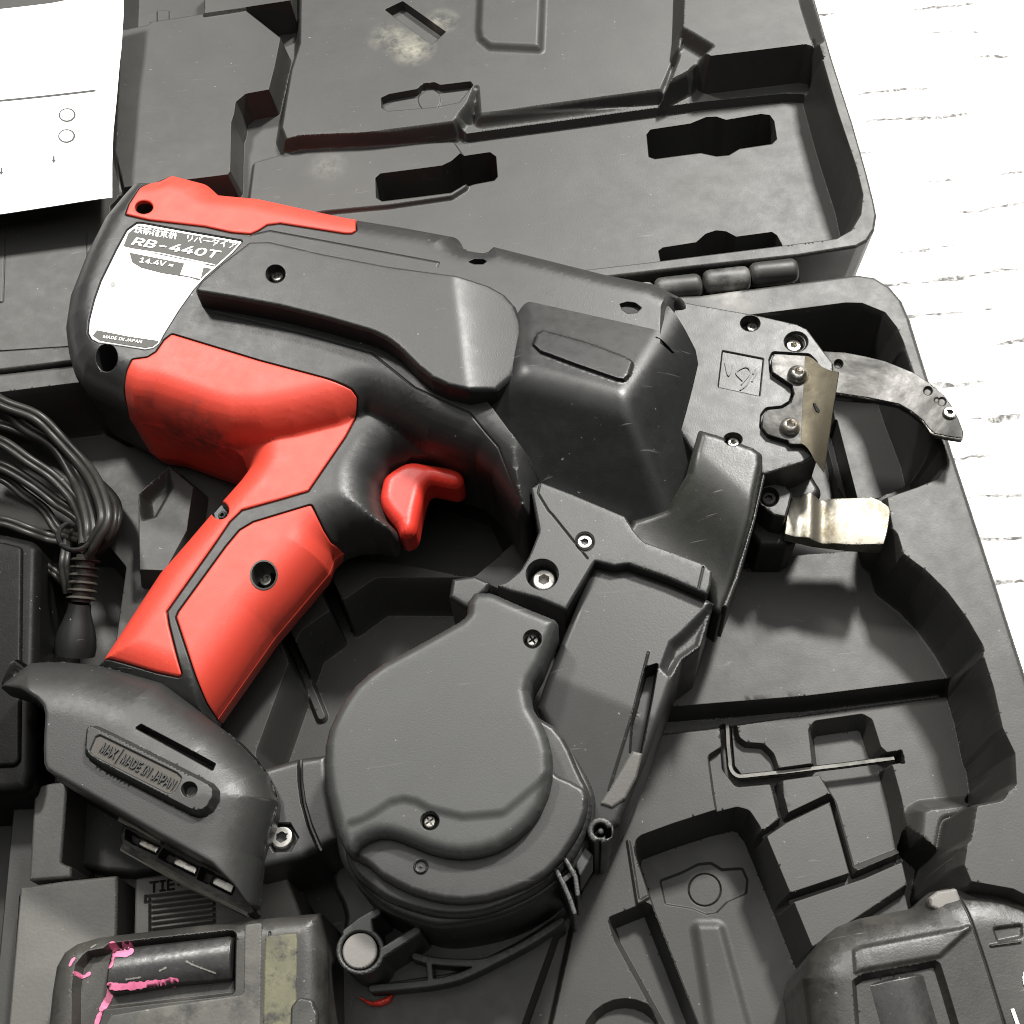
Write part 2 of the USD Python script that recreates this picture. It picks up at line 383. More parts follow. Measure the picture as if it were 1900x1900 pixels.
# ------------------------------------------------------------------ floor
GROUND, RIM = -0.020, 0.065
def floor_material():
    """White sheet printed with the thin broken joints of whitewashed boards."""
    n = {'g': ('geometry', {}), 'warp': ('noise_texture', {'scale': 24, 'detail': 6.0, 'roughness': 0.62}), 'warp2': ('noise_texture', {'scale': 5, 'detail': 2.0}),
         'sep': ('vector_math', {'math_type': 'dot_product', 'vector2': (1.2, 49.0, 0.0)}),
         'a1': ('math', {'math_type': 'multiply_add', 'value2': 0.55}), 'a2': ('math', {'math_type': 'multiply_add', 'value2': 0.9}),
         'fr': ('math', {'math_type': 'fraction'}), 'ct': ('math', {'math_type': 'subtract', 'value2': 0.5}), 'ab': ('math', {'math_type': 'absolute'}),
         'm2': ('mapping', {'scale': (16.0, 48.0, 1.0)}), 'n2': ('noise_texture', {'scale': 1.0, 'detail': 5.0, 'roughness': 0.65}),
         'th': ('map_range', {'from_min': 0.46, 'from_max': 0.72, 'to_min': 0.0, 'to_max': 0.17, 'clamp': True}),
         'df': ('math', {'math_type': 'subtract'}), 'sc': ('map_range', {'from_min': 0.0, 'from_max': 0.035, 'to_min': 0.0, 'to_max': 1.0, 'clamp': True}),
         'sp': ('noise_texture', {'scale': 300, 'detail': 4.0, 'roughness': 0.7}), 'spr': ('map_range', {'from_min': 0.36, 'from_max': 0.58, 'to_min': 0.3, 'to_max': 1.0, 'clamp': True}),
         'mm': ('math', {'math_type': 'multiply', 'use_clamp': True}),
         'c': ('mix', {'color1': (0.86, 0.855, 0.845), 'color2': (0.085, 0.083, 0.078)}),
         'p': ('principled_bsdf', {'roughness': 0.6, 'specular_ior_level': 0.3})}
    l = [('g.position', 'warp.vector'), ('g.position', 'warp2.vector'), ('g.position', 'sep.vector1'), ('warp.fac', 'a1.value1'), ('sep.value', 'a1.value3'), ('warp2.fac', 'a2.value1'), ('a1.value', 'a2.value3'),
         ('a2.value', 'fr.value1'), ('fr.value', 'ct.value1'), ('ct.value', 'ab.value1'), ('g.position', 'm2.vector'), ('m2.vector', 'n2.vector'), ('n2.fac', 'th.value'),
         ('th.result', 'df.value1'), ('ab.value', 'df.value2'), ('df.value', 'sc.value'), ('g.position', 'sp.vector'), ('sp.fac', 'spr.value'), ('sc.result', 'mm.value1'), ('spr.result', 'mm.value2'),
         ('mm.value', 'c.fac'), ('c.color', 'p.base_color')]
    MAT['floor_sheet'] = usdkit.material(stage, '/World/Looks/floor_sheet', n, l, surface='p.BSDF')
floor_material()
fl = trimesh.creation.box([6, 6, 0.01]); fl.apply_translation([0, 0, GROUND - 0.005])
single('floor', fl, 'floor_sheet', kind='structure', smooth=False)

# ------------------------------------------------------------------ the tool case
case = thing('tool_case', 'open black plastic carrying case with moulded lid and tray, lying on the white floor', 'tool case')

def clip_to(p, q):
    r = p.intersection(q)
    return max(getattr(r, 'geoms', [r]), key=lambda g: g.area)

def slot(pts, z, top): return F(P(pts, top, 0.0006), z, wi=0.0005)

def build_lid():
    zr = RIM
    outer = P([(-160, 620), (-160, 150), (-120, -260), (1430, -330), (1475, -140), (1513, 0), (1546, 114), (1583, 228), (1609, 320), (1622, 372), (1627, 398), (1623, 425), (1610, 446), (1590, 457), (1483, 474), (1300, 494), (1118, 515), (205, 622), (200, 663), (-160, 706)], zr, 0.001)
    inner = P([(-150, 560), (-100, -240), (1420, -300), (1491, 0), (1524, 103), (1554, 206), (1590, 313), (1601, 361), (1597, 398), (1580, 427), (1552, 443), (1200, 488), (700, 545), (190, 606), (180, 640), (0, 652), (-150, 668)], zr)
    zf, zp, zR = 0.037, 0.0465, 0.060
    f = [F(inner, zf, wi=0.0045, soft=True)]
    f.append(F(P([(840, 232), (1226, 192), (1310, 150), (1480, 125), (1520, 150), (1535, 190), (1500, 178), (1458, 176), (1300, 192), (865, 251)], zf + .004, .001), zf + 0.004, wi=0.0008, wo=0.0006))
    f.append(F(P([(0, 652), (-150, 500), (-60, -100), (232, -100), (215, 280), (228, 380), (205, 405), (205, 600), (190, 640)], 0.050), 0.050, wi=0.0004, wo=0.004))
    # centre plateau
    f.append(F(P([(560, -160), (556, 80), (540, 130), (522, 236), (530, 256), (545, 262), (700, 244), (840, 226), (868, 190), (886, 146), (891, 211), (1226, 166), (1245, 120), (1268, 60), (1275, -160)], zp, 0.001), zp, wi=0.0006, wo=0.0045, soft=True))
    # right plateau and its sloping facet
    f.append(F(P([(1272, -160), (1266, 40), (1262, 72), (1318, 106), (1400, 96), (1495, 84), (1512, 90), (1470, -160)], zR, 0.001), zR, wi=0.0006, wo=0.004))
    f.append(F(P([(1262, 72), (1318, 106), (1280, 140), (1228, 166), (1248, 112)], 0.053), 0.053, wi=0.003, wo=0.0015, soft=True))
    f.append(F(P([(900, -160), (890, 50), (893, 66), (910, 80), (1000, 84), (1010, -160)], zp + .003), zp + 0.0028, wi=0.0015, wo=0.003, soft=True))
    # left raised block
    LB = P([(223, 55), (276, 45), (276, 40), (380, 24), (457, 18), (523, 70), (512, 125), (501, 168), (457, 176), (440, 190), (437, 212), (432, 225), (430, 318), (424, 326), (335, 337), (317, 330), (287, 342), (228, 350), (212, 280)], 0.052, .0008)
    f.append(F(LB, 0.052, wi=0.0006, wo=0.0016))
    f.append(F(L([(218, 250), (434, 222)], 0.052, 0.0006), -0.0005, wi=0.0003, mode='add'))
    f.append(F(P([(205, 410), (203, 380), (228, 354), (290, 345), (318, 334), (334, 341), (427, 329), (440, 338), (452, 362), (432, 374), (436, 420), (330, 430)], 0.051), 0.026, wi=0.0008))
    f.append(slot([(276, -20), (301, -20), (300, 38), (277, 40)], 0.038, 0.051))
    f.append(slot([(458, 19), (545, 5), (547, 30), (536, 42), (515, 50)], 0.034, 0.05))
    f.append(F(P([(378, 26), (540, 2), (540, -60), (378, -60)], 0.0535), 0.0535, wi=0.0004, wo=0.0006))
    # step in the deep floor
    f.append(F(P([(600, 392), (720, 381), (838, 364), (866, 346), (868, 300), (842, 262), (560, 275), (470, 300), (455, 420)], zf + .002, 0.002), zf + 0.002, wi=0.0008, wo=0.001, soft=True))
    f.append(slot([(698, 336), (707, 328), (821, 313), (838, 305), (854, 291), (909, 283), (920, 291), (923, 328), (917, 335), (880, 342), (865, 347), (838, 363), (710, 379), (699, 372)], 0.004, zf))
    f.append(slot([(1200, 250), (1207, 241), (1281, 230), (1310, 218), (1329, 217), (1347, 223), (1412, 212), (1428, 214), (1436, 225), (1441, 258), (1432, 267), (1372, 276), (1352, 288), (1329, 290), (1300, 284), (1215, 295), (1204, 291)], 0.004, zf))
    f.append(slot([(1222, 466), (1230, 460), (1292, 450), (1310, 434), (1329, 428), (1347, 430), (1366, 440), (1432, 431), (1441, 437), (1452, 457), (1226, 487)], 0.004, zf))
    f.append(slot([(707, 182), (722, 175), (773, 166), (786, 155), (806, 153), (817, 158), (873, 151), (878, 158), (852, 190), (806, 199), (720, 206), (708, 200)], zp - 0.0035, zp))
    f.append(slot([(714, 18), (747, 2), (827, 59), (801, 83)], zp - 0.0045, zp))
    f.append(F(C(797, 186, zp - .0035, 21), 0.0004, wi=0.0002, mode='add'))
    f.append(F(L([(-30, 420), (10, 416), (5, 560), (-30, 566)], 0.050, 0.0007), -0.0006, wi=0.0003, mode='add'))
    f.append(F(L([(160, 430), (160, 640)], 0.050, 0.0006), -0.0004, wi=0.0002, mode='add'))
    for k in f[1:]: k.poly = clip_to(k.poly, inner)
    m = field(outer, zr, f, edge=0.0012, bottom=GROUND + 0.001, draft=0.006, step=0.0018,
              noise=lambda xy: 0.00025 * (meshkit.fbm(np.c_[xy * 40, xy[:, :1] * 0], 2, 3) - 0.5))
    lid = part('lid', m, 'case_plastic', case)
    # hinge strip and knuckles
    for (cx, cy, w, g) in ((1172, 541, 84, 21), (1259, 527, 86, 23), (1349, 513, 86, 23), (1437, 499, 88, 23)):
        z = 0.066; sl = -0.115
        a = U(cx - w / 2, cy - sl * w / 2, z); b = U(cx + w / 2, cy + sl * w / 2, z)
        r = np.linalg.norm(U(cx, cy + g, z) - U(cx, cy, z)) * 0.80
        a[2] = b[2] = z - r * 0.5
        dirv = (b - a) / np.linalg.norm(b - a)
        path = [a, a + dirv * r * .08, a + dirv * r * 0.3, a + dirv * r * .6, b - dirv * r * .6, b - dirv * r * .3, b - dirv * r * .08, b]
        part('hinge_knuckle', tube(path, [r * .55, r * .78, r * .95, r, r, r * .95, r * .78, r * .55], 20), 'case_plastic', case)
    a, b = U(1485, 487, .06), U(1100, 533, .06)
    a[2] = b[2] = 0.050
    strip = tube([b, a], 0.0058, 16)
    part('hinge_strip', strip, 'case_plastic', case)
build_lid()

def build_base():
    zr = RIM
    outer = P([(-260, 718), (0, 691), (205, 668), (1118, 551), (1300, 545), (1590, 507), (1624, 512), (1653, 530), (1675, 556), (1690, 590), (1720, 687), (1771, 842), (1856, 1100), (1901, 1240), (1968, 1450), (2140, 2000), (2150, 2150), (-300, 2150)], zr, 0.002)
    inner = P(
        [(-240, 755), (0, 728), (140, 711), (700, 640), (1362, 588), (1414, 582), (1570, 562), (1600, 563), (1642, 580), (1664, 608), (1675, 632), (1694, 687), (1752, 830), (1757, 862), (1742, 888), (1700, 905), (1646, 923),
         (1654, 970), (1672, 1030), (1716, 1063), (1753, 1100), (1790, 1150), (1819, 1200), (1843, 1275), (1860, 1351), (1883, 1398), (1886, 1455), (1863, 1480), (1808, 1491), (1789, 1605), (1802, 1636), (1880, 1650), (1960, 1690), (2060, 1800), (2060, 2120), (-240, 2120)], zr)
    f = []
    f.append(F(inner, 0.034, wi=0.006, soft=True))
    # upper right pocket
    f.append(F(P([(1300, 600), (1640, 600), (1660, 660), (1728, 850), (1715, 880), (1620, 930), (1600, 1020), (1480, 1030), (1380, 1055), (1300, 1080)], 0.034, .004), 0.010, wi=0.004, soft=True))
    f.append(F(P([(1540, 740), (1648, 750), (1683, 905), (1640, 925), (1575, 935)], 0.026), 0.026, wi=0.0004, wo=0.002))
    f.append(F(P([(1535, 780), (1553, 780), (1590, 925), (1574, 930)], 0.026), 0.014, wi=0.0006))
    # swept surface beside the reel
    MT = P([(1215, 1330), (1300, 1130), (1370, 1070), (1480, 1042), (1580, 1052), (1660, 1075), (1720, 1130), (1758, 1190), (1775, 1262), (1500, 1296), (1240, 1326)], 0.034, .004)
    f.append(F(MT, 0.034, wi=0.001, wo=0.004, soft=True))
    # lower right tray level
    LR = P([(1210, 1362), (1310, 1352), (1560, 1316), (1760, 1290), (1790, 1400), (1802, 1470), (1780, 1500), (1770, 1600), (1690, 1640), (1480, 1780), (1480, 2000), (1000, 2000), (1080, 1640), (1150, 1560)], 0.026, .002)
    f.append(F(P([(1200, 1322), (1500, 1298), (1790, 1262), (1810, 1500), (1800, 2100), (900, 2100), (1060, 1650), (1150, 1500)], 0.030), 0.020, wi=0.001))
    f.append(F(LR, 0.026, wi=0.0006, wo=0.0012, soft=True))
    # wedge on the far right
    f.append(F(P([(1708, 1502), (1722, 1494), (1806, 1485), (1789, 1600), (1796, 1632), (1704, 1560)], 0.034, .001), 0.034, wi=0.002, wo=0.004, soft=True))
    f.append(F(P([(1682, 1530), (1704, 1560), (1800, 1640), (1860, 1720), (1700, 1700), (1672, 1580)], 0.028), 0.004, wi=0.001))
    # key channel, notches and ribs
    f.append(F(P([(1313, 1402), (1340, 1385), (1336, 1345), (1366, 1338), (1371, 1368), (1384, 1378), (1417, 1380), (1436, 1399), (1443, 1420), (1452, 1448), (1456, 1510), (1422, 1540), (1328, 1505), (1322, 1470)], 0.026, .002), 0.0225, wi=0.0008))
    f.append(F(L([(1347, 1345), (1353, 1420), (1372, 1444), (1440, 1438), (1540, 1424), (1666, 1405)], 0.026, 0.0046), 0.0165, wi=0.0006))
    f.append(F(P([(1666, 1394), (1670, 1417), (1679, 1417), (1673, 1391)], 0.026), 0.016, wi=0.0004))
    f.append(F(P([(1500, 1352), (1512, 1338), (1600, 1325), (1618, 1335), (1634, 1386), (1650, 1400), (1672, 1480), (1690, 1575), (1583, 1617), (1545, 1480), (1521, 1440), (1508, 1420)], 0.026, .002), 0.0165, wi=0.003))
    for ln, w in ((((1437, 1440), (1455, 1512)), .003), (((1415, 1548), (1456, 1520), (1540, 1480)), .0028), (((1462, 1668), (1600, 1622), (1682, 1586)), .0032), (((1545, 1480), (1583, 1617)), .003)):
        f.append(F(L(ln, 0.026, w), 0.0165, wi=0.0006))
    # battery pocket
    f.append(F(P([(1180, 1558), (1190, 1550), (1250, 1528), (1322, 1505), (1370, 1493), (1392, 1499), (1412, 1529), (1421, 1550), (1473, 1675), (1520, 1790), (1700, 2100), (1380, 2100), (1296, 1900), (1206, 1668), (1177, 1580)], 0.026, .003), 0.0, wi=0.003))
    f.append(F(P([(1224, 1633), (1264, 1618), (1296, 1602), (1320, 1600), (1340, 1612), (1378, 1610), (1388, 1632), (1386, 1658), (1350, 1674), (1330, 1694), (1310, 1697), (1284, 1686), (1234, 1678)], 0.0, .001), -0.0012, wi=0.0004, mode='add'))
    f.append(F(C(1308, 1650, 0, 31).difference(C(1308, 1650, 0, 29)), -0.0008, wi=0.0001, mode='add'))
    f.append(F(P([(1275, 1705), (1345, 1705), (1440, 2050), (1330, 2050)], 0.0, .004), 0.0014, wi=0.004, mode='add', soft=True))
    f.append(F(P([(1127, 1705), (1135, 1700), (1205, 1672), (1212, 1688), (1296, 1900), (1350, 2050), (1290, 2050), (1225, 1900), (1140, 1745)], 0.026, .001), 0.015, wi=0.0025))
    f.append(F(L([(1166, 1562), (1184, 1676), (1206, 1662)], 0.026, 0.0016), 0.0012, wi=0.0005, mode='add'))
    f.append(F(C(1160, 1935, 0.026, 82), 0.0205, wi=0.0022))
    # reel pocket and the recess under the tool
    f.append(F(P([(560, 1180), (700, 1080), (880, 1080), (1060, 1160), (1180, 1300), (1110, 1600), (1040, 1720), (900, 1800), (700, 1830), (600, 1780), (470, 1600), (480, 1400)], 0.03, .006), 0.010, wi=0.006, soft=True))
    f.append(F(L([(585, 1040), (640, 1160), (668, 1270)], 0.03, 0.006), 0.010, wi=0.001))
    f.append(F(L([(500, 1120), (540, 1200), (580, 1300)], 0.03, 0.005), 0.012, wi=0.001))
    f.append(F(P([(770, 870), (920, 930), (960, 1010), (880, 1080), (780, 1060), (640, 1040), (650, 1010)], 0.03, .004), 0.012, wi=0.004, soft=True))
    # left of the grip
    f.append(F(P([(-200, 700), (240, 680), (400, 760), (400, 800), (240, 830), (150, 780), (-200, 790)], 0.034, .004), 0.016, wi=0.004, soft=True))
    f.append(F(P([(254, 915), (313, 861), (362, 902), (350, 985), (308, 1062), (256, 1060)], 0.046, .0006), 0.046, wi=0.0006, wo=0.0022))
    f.append(F(P([(254, 915), (313, 861), (322, 905), (290, 960), (262, 968)], 0.046, .0006), -0.006, wi=0.004, mode='add', soft=True))
    f.append(F(P([(-200, 960), (70, 990), (190, 1000), (240, 1060), (210, 1280), (-200, 1300)], 0.03, .003), 0.008, wi=0.003, soft=True))
    # wire spool recess and the printed block
    f.append(F(P([(-200, 1300), (160, 1300), (420, 1440), (480, 1560), (470, 1690), (460, 2100), (-200, 2100)], 0.03), 0.012, wi=0.001))
    f.append(F(P([(28, 1440), (60, 1430), (130, 1440), (130, 1640), (40, 1660), (14, 2050), (-30, 2050)], 0.034, .001), 0.034, wi=0.0006, wo=0.0016))
    for k in f[1:]: k.poly = clip_to(k.poly, inner.buffer(-0.003))
    m = field(outer, zr, f, edge=0.0022, bottom=GROUND + 0.001, draft=0.008, step=0.0018,
              noise=lambda xy: 0.00025 * (meshkit.fbm(np.c_[xy * 40, xy[:, :1] * 0], 2, 5) - 0.5))
    part('base_tray', m, 'case_plastic', case)
    zb = 0.046
    def block(pts, name='tray_block', feats=(), z=zb):
        return part(name, field(P(pts, z, .0008), z, feats, edge=0.0010, bottom=0.008, step=0.003), 'block_plastic', case)
    block([(64, 1460), (92, 1453), (118, 1450), (124, 1458), (118, 1540), (113, 1600), (120, 1604), (132, 1608), (132, 1628), (53, 1634)])
    block([(37, 1646), (120, 1634), (218, 1624), (217, 1680), (215, 1760), (215, 2000), (5, 2000), (16, 1890)])
    tie = P([(250, 1630), (320, 1619), (520, 1596), (560, 1700), (540, 1760), (247, 1790)], zb, .0008)
    grooves = []
    for k in range(7):
        y = 1662 + k * 10.4
        grooves.append(F(L([(279 if k else 270, y + 2), (398, y - 13)], zb, 0.0010), zb - 0.0022, wi=0.00025))
    for ln in (((278, 1668), (278, 1745)), ((397, 1648), (398, 1735)), ((270, 1662), (270, 1674), (279, 1673))):
        grooves.append(F(L(ln, zb, 0.0009), zb - 0.0022, wi=0.00025))
    blk = part('tie_wire_block', field(tie, zb, grooves, edge=0.0010, bottom=0.008, step=0.003), 'block_plastic', case)
    put_text('TIE-WIRE', (276, 1657), (416, 1639), zb, 0.0037, 0.0005, 'hole_black', 'raised_lettering', blk, bold=True, gap=1.08)
    # dark round recess in which a wire spool stands
    part('spool_well', field(P([(124, 1459), (250, 1440), (420, 1470), (440, 1600), (330, 1613), (250, 1620), (200, 1617), (140, 1606), (114, 1598)], 0.024, .003), 0.024, edge=.002, bottom=0.005, step=.004), 'black_deep', case)

def put_text(text, p0, p1, z, height, depth, mat, name, parent, bold=False, drape=None, gap=1.0, width=None, slant=0.0, label=None):
    a, b = U(*p0, z), U(*p1, z)
    m = meshkit.text_mesh(text, height, depth, bold)
    x = (b - a)[:2]; ln = np.linalg.norm(x); x /= ln; y = np.array([-x[1], x[0]])
    v = np.array(m.vertices)
    if width == 'fit': v[:, 0] *= ln / v[:, 0].max()
    else: v[:, 0] *= gap
    v[:, 0] += slant * v[:, 1]
    xy = a[:2] + v[:, :1] * x + v[:, 1:2] * y
    zz = v[:, 2] + (drape(xy) if drape else z)
    return part(name, trimesh.Trimesh(np.c_[xy, zz], m.faces, process=False), mat, parent, label, smooth=False)
build_base()

# ------------------------------------------------------------------ the rebar tying tool
tool = thing('rebar_tier', 'black and red cordless rebar tying tool lying on its side in the open case', 'power tool', loc=tuple(U(700, 1000, 0.02)))

def px_to_m(px, py, z): return np.linalg.norm(U(px + 1, py, z) - U(px, py, z))

def cyl(px, py, ztop, rpx, zbot, mat, name, parent, edge=0.0004, feats=(), label=None):
    r = rpx * px_to_m(px, py, ztop); c = U(px, py, ztop)[:2]
    o = Point(c).buffer(r, 10)
    return part(name, field(o, ztop, feats, edge=min(edge, r * .5), bottom=zbot, step=0.003, estep=0.0008), mat, parent, label)

def screw(px, py, ztop, rpx, parent, kind='hex', mat='steel', name='screw', depth=0.005, dome=0.0):
    k = px_to_m(px, py, ztop); r = rpx * k; c = U(px, py, ztop)[:2]
    o = Point(c).buffer(r, 8)
    if kind == 'hex':
        rec = Polygon([c + 0.50 * r * np.array([math.cos(t), math.sin(t)]) for t in np.arange(6) * math.pi / 3 + 0.4])
    else:
        rec = unary_union([LineString([c - 0.62 * r * np.array([math.cos(t), math.sin(t)]), c + 0.62 * r * np.array([math.cos(t), math.sin(t)])]).buffer(0.15 * r, 1) for t in (0.5, 0.5 + math.pi / 2)])
    m = field(o, ztop, [F(rec, ztop - 0.6 * r - .0004, wi=0.00008)], edge=r * (0.8 if dome else 0.22), drop=(dome or r * 0.22), bottom=ztop - depth, step=0.002, estep=0.0005)
    return part(name, m, mat, parent, smooth=35)

# outlines of the body with the grip
CORE_PX = [(237, 406), (262, 378), (285, 374), (312, 375), (326, 368), (343, 362), (405, 378), (427, 398), (500, 405), (655, 439), (760, 456), (862, 475), (867, 494), (905, 501), (914, 488), (980, 505), (1130, 543), (1215, 560), (1270, 587), (1305, 650), (1312, 740), (1300, 800), (1262, 930), (1240, 948), (1165, 958), (1050, 912), (1003, 893), (990, 940), (985, 985), (968, 985), (945, 950), (915, 905), (885, 880), (850, 868), (800, 850), (760, 846), (725, 864), (705, 898), (706, 925), (716, 955), (735, 975), (738, 988), (730, 1000), (690, 993), (655, 995), (632, 1003), (612, 1018), (602, 1045), (500, 1165), (390, 1320), (383, 1345), (300, 1300), (200, 1260), (165, 1240), (185, 1222), (290, 1062), (340, 1005), (400, 935), (440, 890), (458, 866), (455, 850), (440, 842), (400, 832), (300, 797), (262, 792), (235, 775), (190, 752), (168, 740), (150, 715), (140, 680), (135, 640), (143, 585), (172, 510), (205, 445)]
BODY_PX = CORE_PX[:CORE_PX.index((850, 868))] + [(800, 852), (740, 815), (690, 790), (640, 812), (560, 832), (500, 842), (440, 842)] + CORE_PX[CORE_PX.index((400, 832)):]
core_poly = P(CORE_PX, 0.070, .0028)
body_poly = P(BODY_PX, 0.070, .0028).intersection(core_poly)

def smax(a, b, k):
    h = np.clip(0.5 + 0.5 * (a - b) / k, 0, 1)
    return b * (1 - h) + a * h + k * h * (1 - h)

def Hcore(xy):
    db, dh = sdist(body_poly, xy), sdist(core_poly, xy)
    hb = 0.0920 - quarter(np.maximum(db, 0), 0.015, 0.018) - np.where(db < 0, -db * 1.4, 0)
    hh = 0.0800 - quarter(np.maximum(dh, 0), 0.016, 0.019)
    return smax(hb, hh, 0.009)

def US(px, py):
    z = 0.085
    for _ in range(14):
        q = U(px, py, z)
        z = 0.5 * z + 0.5 * float(Hcore(q[None, :2])[0])
    return U(px, py, z)

def PS(pts, rnd=0.0):
    p = Polygon([US(a, b)[:2] for a, b in pts]).buffer(0)
    if rnd: p = p.buffer(-rnd).buffer(2 * rnd).buffer(-rnd)
    if isinstance(p, MultiPolygon): p = max(p.geoms, key=lambda g: g.area)
    return p

def LS(pts, w): return LineString([US(a, b)[:2] for a, b in pts]).buffer(w / 2, 6)
def CS(px, py, r, sy=1.0, n=20): return PS([(px + r * math.cos(t), py + r * sy * math.sin(t)) for t in np.linspace(0, 2 * math.pi, n, endpoint=False)])

# red overmoulds: the outer silhouette comes from the body itself
lim = core_poly.buffer(0.0004)
def grab(pts, rnd=0.0008):
    g = PS(pts, rnd).intersection(lim)
    return max(getattr(g, 'geoms', [g]), key=lambda q: q.area)
G1 = grab([(319, 621), (480, 670), (652, 724), (662, 738), (660, 760), (640, 810), (571, 911), (520, 926), (448, 946), (425, 968), (400, 1005), (308, 1135), (312, 1160), (338, 1256), (290, 1246), (230, 1228), (150, 1226), (150, 1210), (270, 1050), (380, 930), (430, 880), (425, 856), (380, 860), (280, 830), (228, 790), (238, 758), (232, 720), (236, 690), (246, 668), (274, 664), (290, 654), (305, 632)])
G2 = grab([(577, 938), (600, 985), (614, 1008), (660, 1025), (655, 1075), (430, 1385), (386, 1306), (352, 1218), (328, 1146), (332, 1136), (420, 1015), (445, 985), (470, 970)])
RT = grab([(234, 398), (240, 380), (260, 350), (350, 335), (430, 350), (670, 410), (660, 428), (652, 433), (640, 433), (520, 414), (495, 417), (478, 428), (464, 434), (430, 431), (380, 420), (320, 413), (276, 408)])
LABEL = PS([(254, 414), (262, 414), (350, 430), (449, 447), (430, 468), (409, 487), (380, 512), (357, 537), (330, 575), (302, 620), (294, 636), (284, 644), (269, 647), (225, 640), (182, 634), (170, 628), (164, 617), (166, 595), (176, 555), (188, 521), (217, 462), (236, 427)], .0006)

Np = P([(880, 560), (985, 535), (1130, 556), (1240, 590), (1290, 655), (1312, 740), (1302, 800), (1268, 925), (1243, 946), (1165, 956), (1090, 925), (1000, 889), (965, 858), (940, 830), (900, 775), (880, 720)], 0.082, .001)
NP_CARVE = Np
def build_core():
    f = [F(g.buffer(0.0006), -0.0016, wi=0.0002, mode='add') for g in (G1, G2, RT)]
    f.append(F(LABEL.buffer(0.0005), -0.0011, wi=0.0002, mode='add'))
    f.append(F(CS(408, 947, 17, 1.0), 0.066, wi=0.0004)); f.append(F(CS(490, 1068, 23, 1.08), 0.064, wi=0.0004)); f.append(F(CS(267, 385, 17, .72), 0.060, wi=0.0004))
    f.append(F(CS(198, 664, 20, 1.3), 0.066, wi=0.0004))
    f.append(F(PS([(869, 486), (880, 481), (896, 481), (903, 485), (896, 490), (880, 490)]), 0.070, wi=0.0003))
    f.append(F(P([(1150, 570), (1164, 566), (1178, 568), (1190, 577), (1180, 586), (1164, 587), (1154, 580)], .09), 0.074, wi=0.0004))
    f.append(F(P([(862, 440), (915, 450), (908, 488), (868, 481)], 0.084), 0.083, wi=0.0006, mode='min'))
    low = unary_union([NP_CARVE.buffer(-0.002), P([(1003, 884), (1090, 918), (1165, 946), (1222, 700), (1232, 668), (1275, 660), (1310, 670), (1340, 740), (1350, 960), (1165, 1010), (1000, 940)], 0.082)])
    f.append(F(low.intersection(P([(890, 720), (960, 700), (1060, 722), (1168, 742), (1190, 690), (1222, 660), (1420, 650), (1420, 1050), (880, 1050)], 0.09)), 0.068, wi=0.0006, mode='min'))
    f.append(F(P([(1226, 575), (1240, 535), (1340, 550), (1345, 720), (1240, 715), (1224, 650)], 0.09), 0.0800, wi=0.0065, mode='min', soft=True))
    # seam below the motor cover
    f.append(F(LS([(400, 580), (560, 618), (690, 655), (770, 720), (870, 765), (925, 830), (960, 920)], 0.0007), -0.0004, wi=0.0002, mode='add'))
    f.append(F(LS([(462, 437), (500, 428), (815, 487), (812, 494)], 0.0006), -0.0003, wi=0.0002, mode='add'))
    m = field(core_poly, Hcore, f, mirror=0.0600, step=0.0016, estep=0.0004, rings_at=[(core_poly, (.0003, .0008, .0013, .0019, .0026, .0034, .0043, .0053, .0065, .008, .010, .012)), (body_poly, (-.0015, -.0007, .0003, .0008, .0015, .0025, .004, .006, .009))])
    part('body_shell', m, 'tool_plastic', tool)
    for nm, g, rr in (('grip', G1, None), ('grip', G2, None), ('top_cover', RT, None)):
        hs = []
        g = g.difference(CS(408, 947, 17, 1.0)).difference(CS(490, 1068, 24, 1.08)).difference(CS(267, 385, 17, .72))
        g = max(getattr(g, 'geoms', [g]), key=lambda q: q.area)
        m = field(g, lambda q: Hcore(q) + 0.0004, hs, edge=0.0007, drop=0.0004, mirror=0.0600, step=0.0011, estep=0.0004, rings_at=[(core_poly, (.0003, .0006, .001, .0014, .0019, .0024, .003, .0036, .0043, .005, .0058, .0066, .0075, .0085, .0095, .011, .013)), (body_poly, (-.003, -.0015, -.0007, .0003, .0008, .0015, .0025, .004, .006, .009))])
        part(nm, m, 'red_rubber', tool)
    part('grip_hole_lining', field(CS(490, 1068, 26, 1.08).difference(CS(490, 1068, 23, 1.08)), lambda q: Hcore(q) + 0.0007, bottom=0.06, step=.003), 'seam_plastic', tool)
    screw(492, 1074, 0.0705, 13, tool)
    screw(412, 955, 0.0690, 8, tool, mat='dark_steel')
    # name plate
    lb = field(LABEL, lambda q: Hcore(q) - 0.0003, edge=0.0004, drop=0.0002, bottom=0.08, step=0.003)
    lab = part('name_plate', lb, 'silver_label', tool)
    hd = lambda q: Hcore(q) - 0.0002
    hdr = PS([(256, 418), (350, 434), (444, 450), (428, 467), (398, 494), (357, 484), (270, 466), (229, 456), (238, 432)]).intersection(LABEL.buffer(-.0006))
    part('name_plate_header', field(hdr, lambda q: Hcore(q) - 0.00015, bottom=0.085, step=.004), 'grey_print', lab)
    mid = PS([(240, 468), (300, 480), (392, 498), (370, 520), (352, 514), (300, 506), (262, 496), (245, 486)]).intersection(LABEL.buffer(-.0006))
    part('name_plate_header', field(mid, lambda q: Hcore(q) - 0.00015, bottom=0.085, step=.004), 'grey_print', lab)
    ftr = PS([(180, 612), (240, 624), (296, 632), (286, 642), (269, 645), (185, 632), (172, 622)]).intersection(LABEL.buffer(-.0004))
    part('name_plate_header', field(ftr, lambda q: Hcore(q) - 0.00015, bottom=0.085, step=.004), 'grey_print', lab)
    tz = lambda q: Hcore(q) - 0.00012
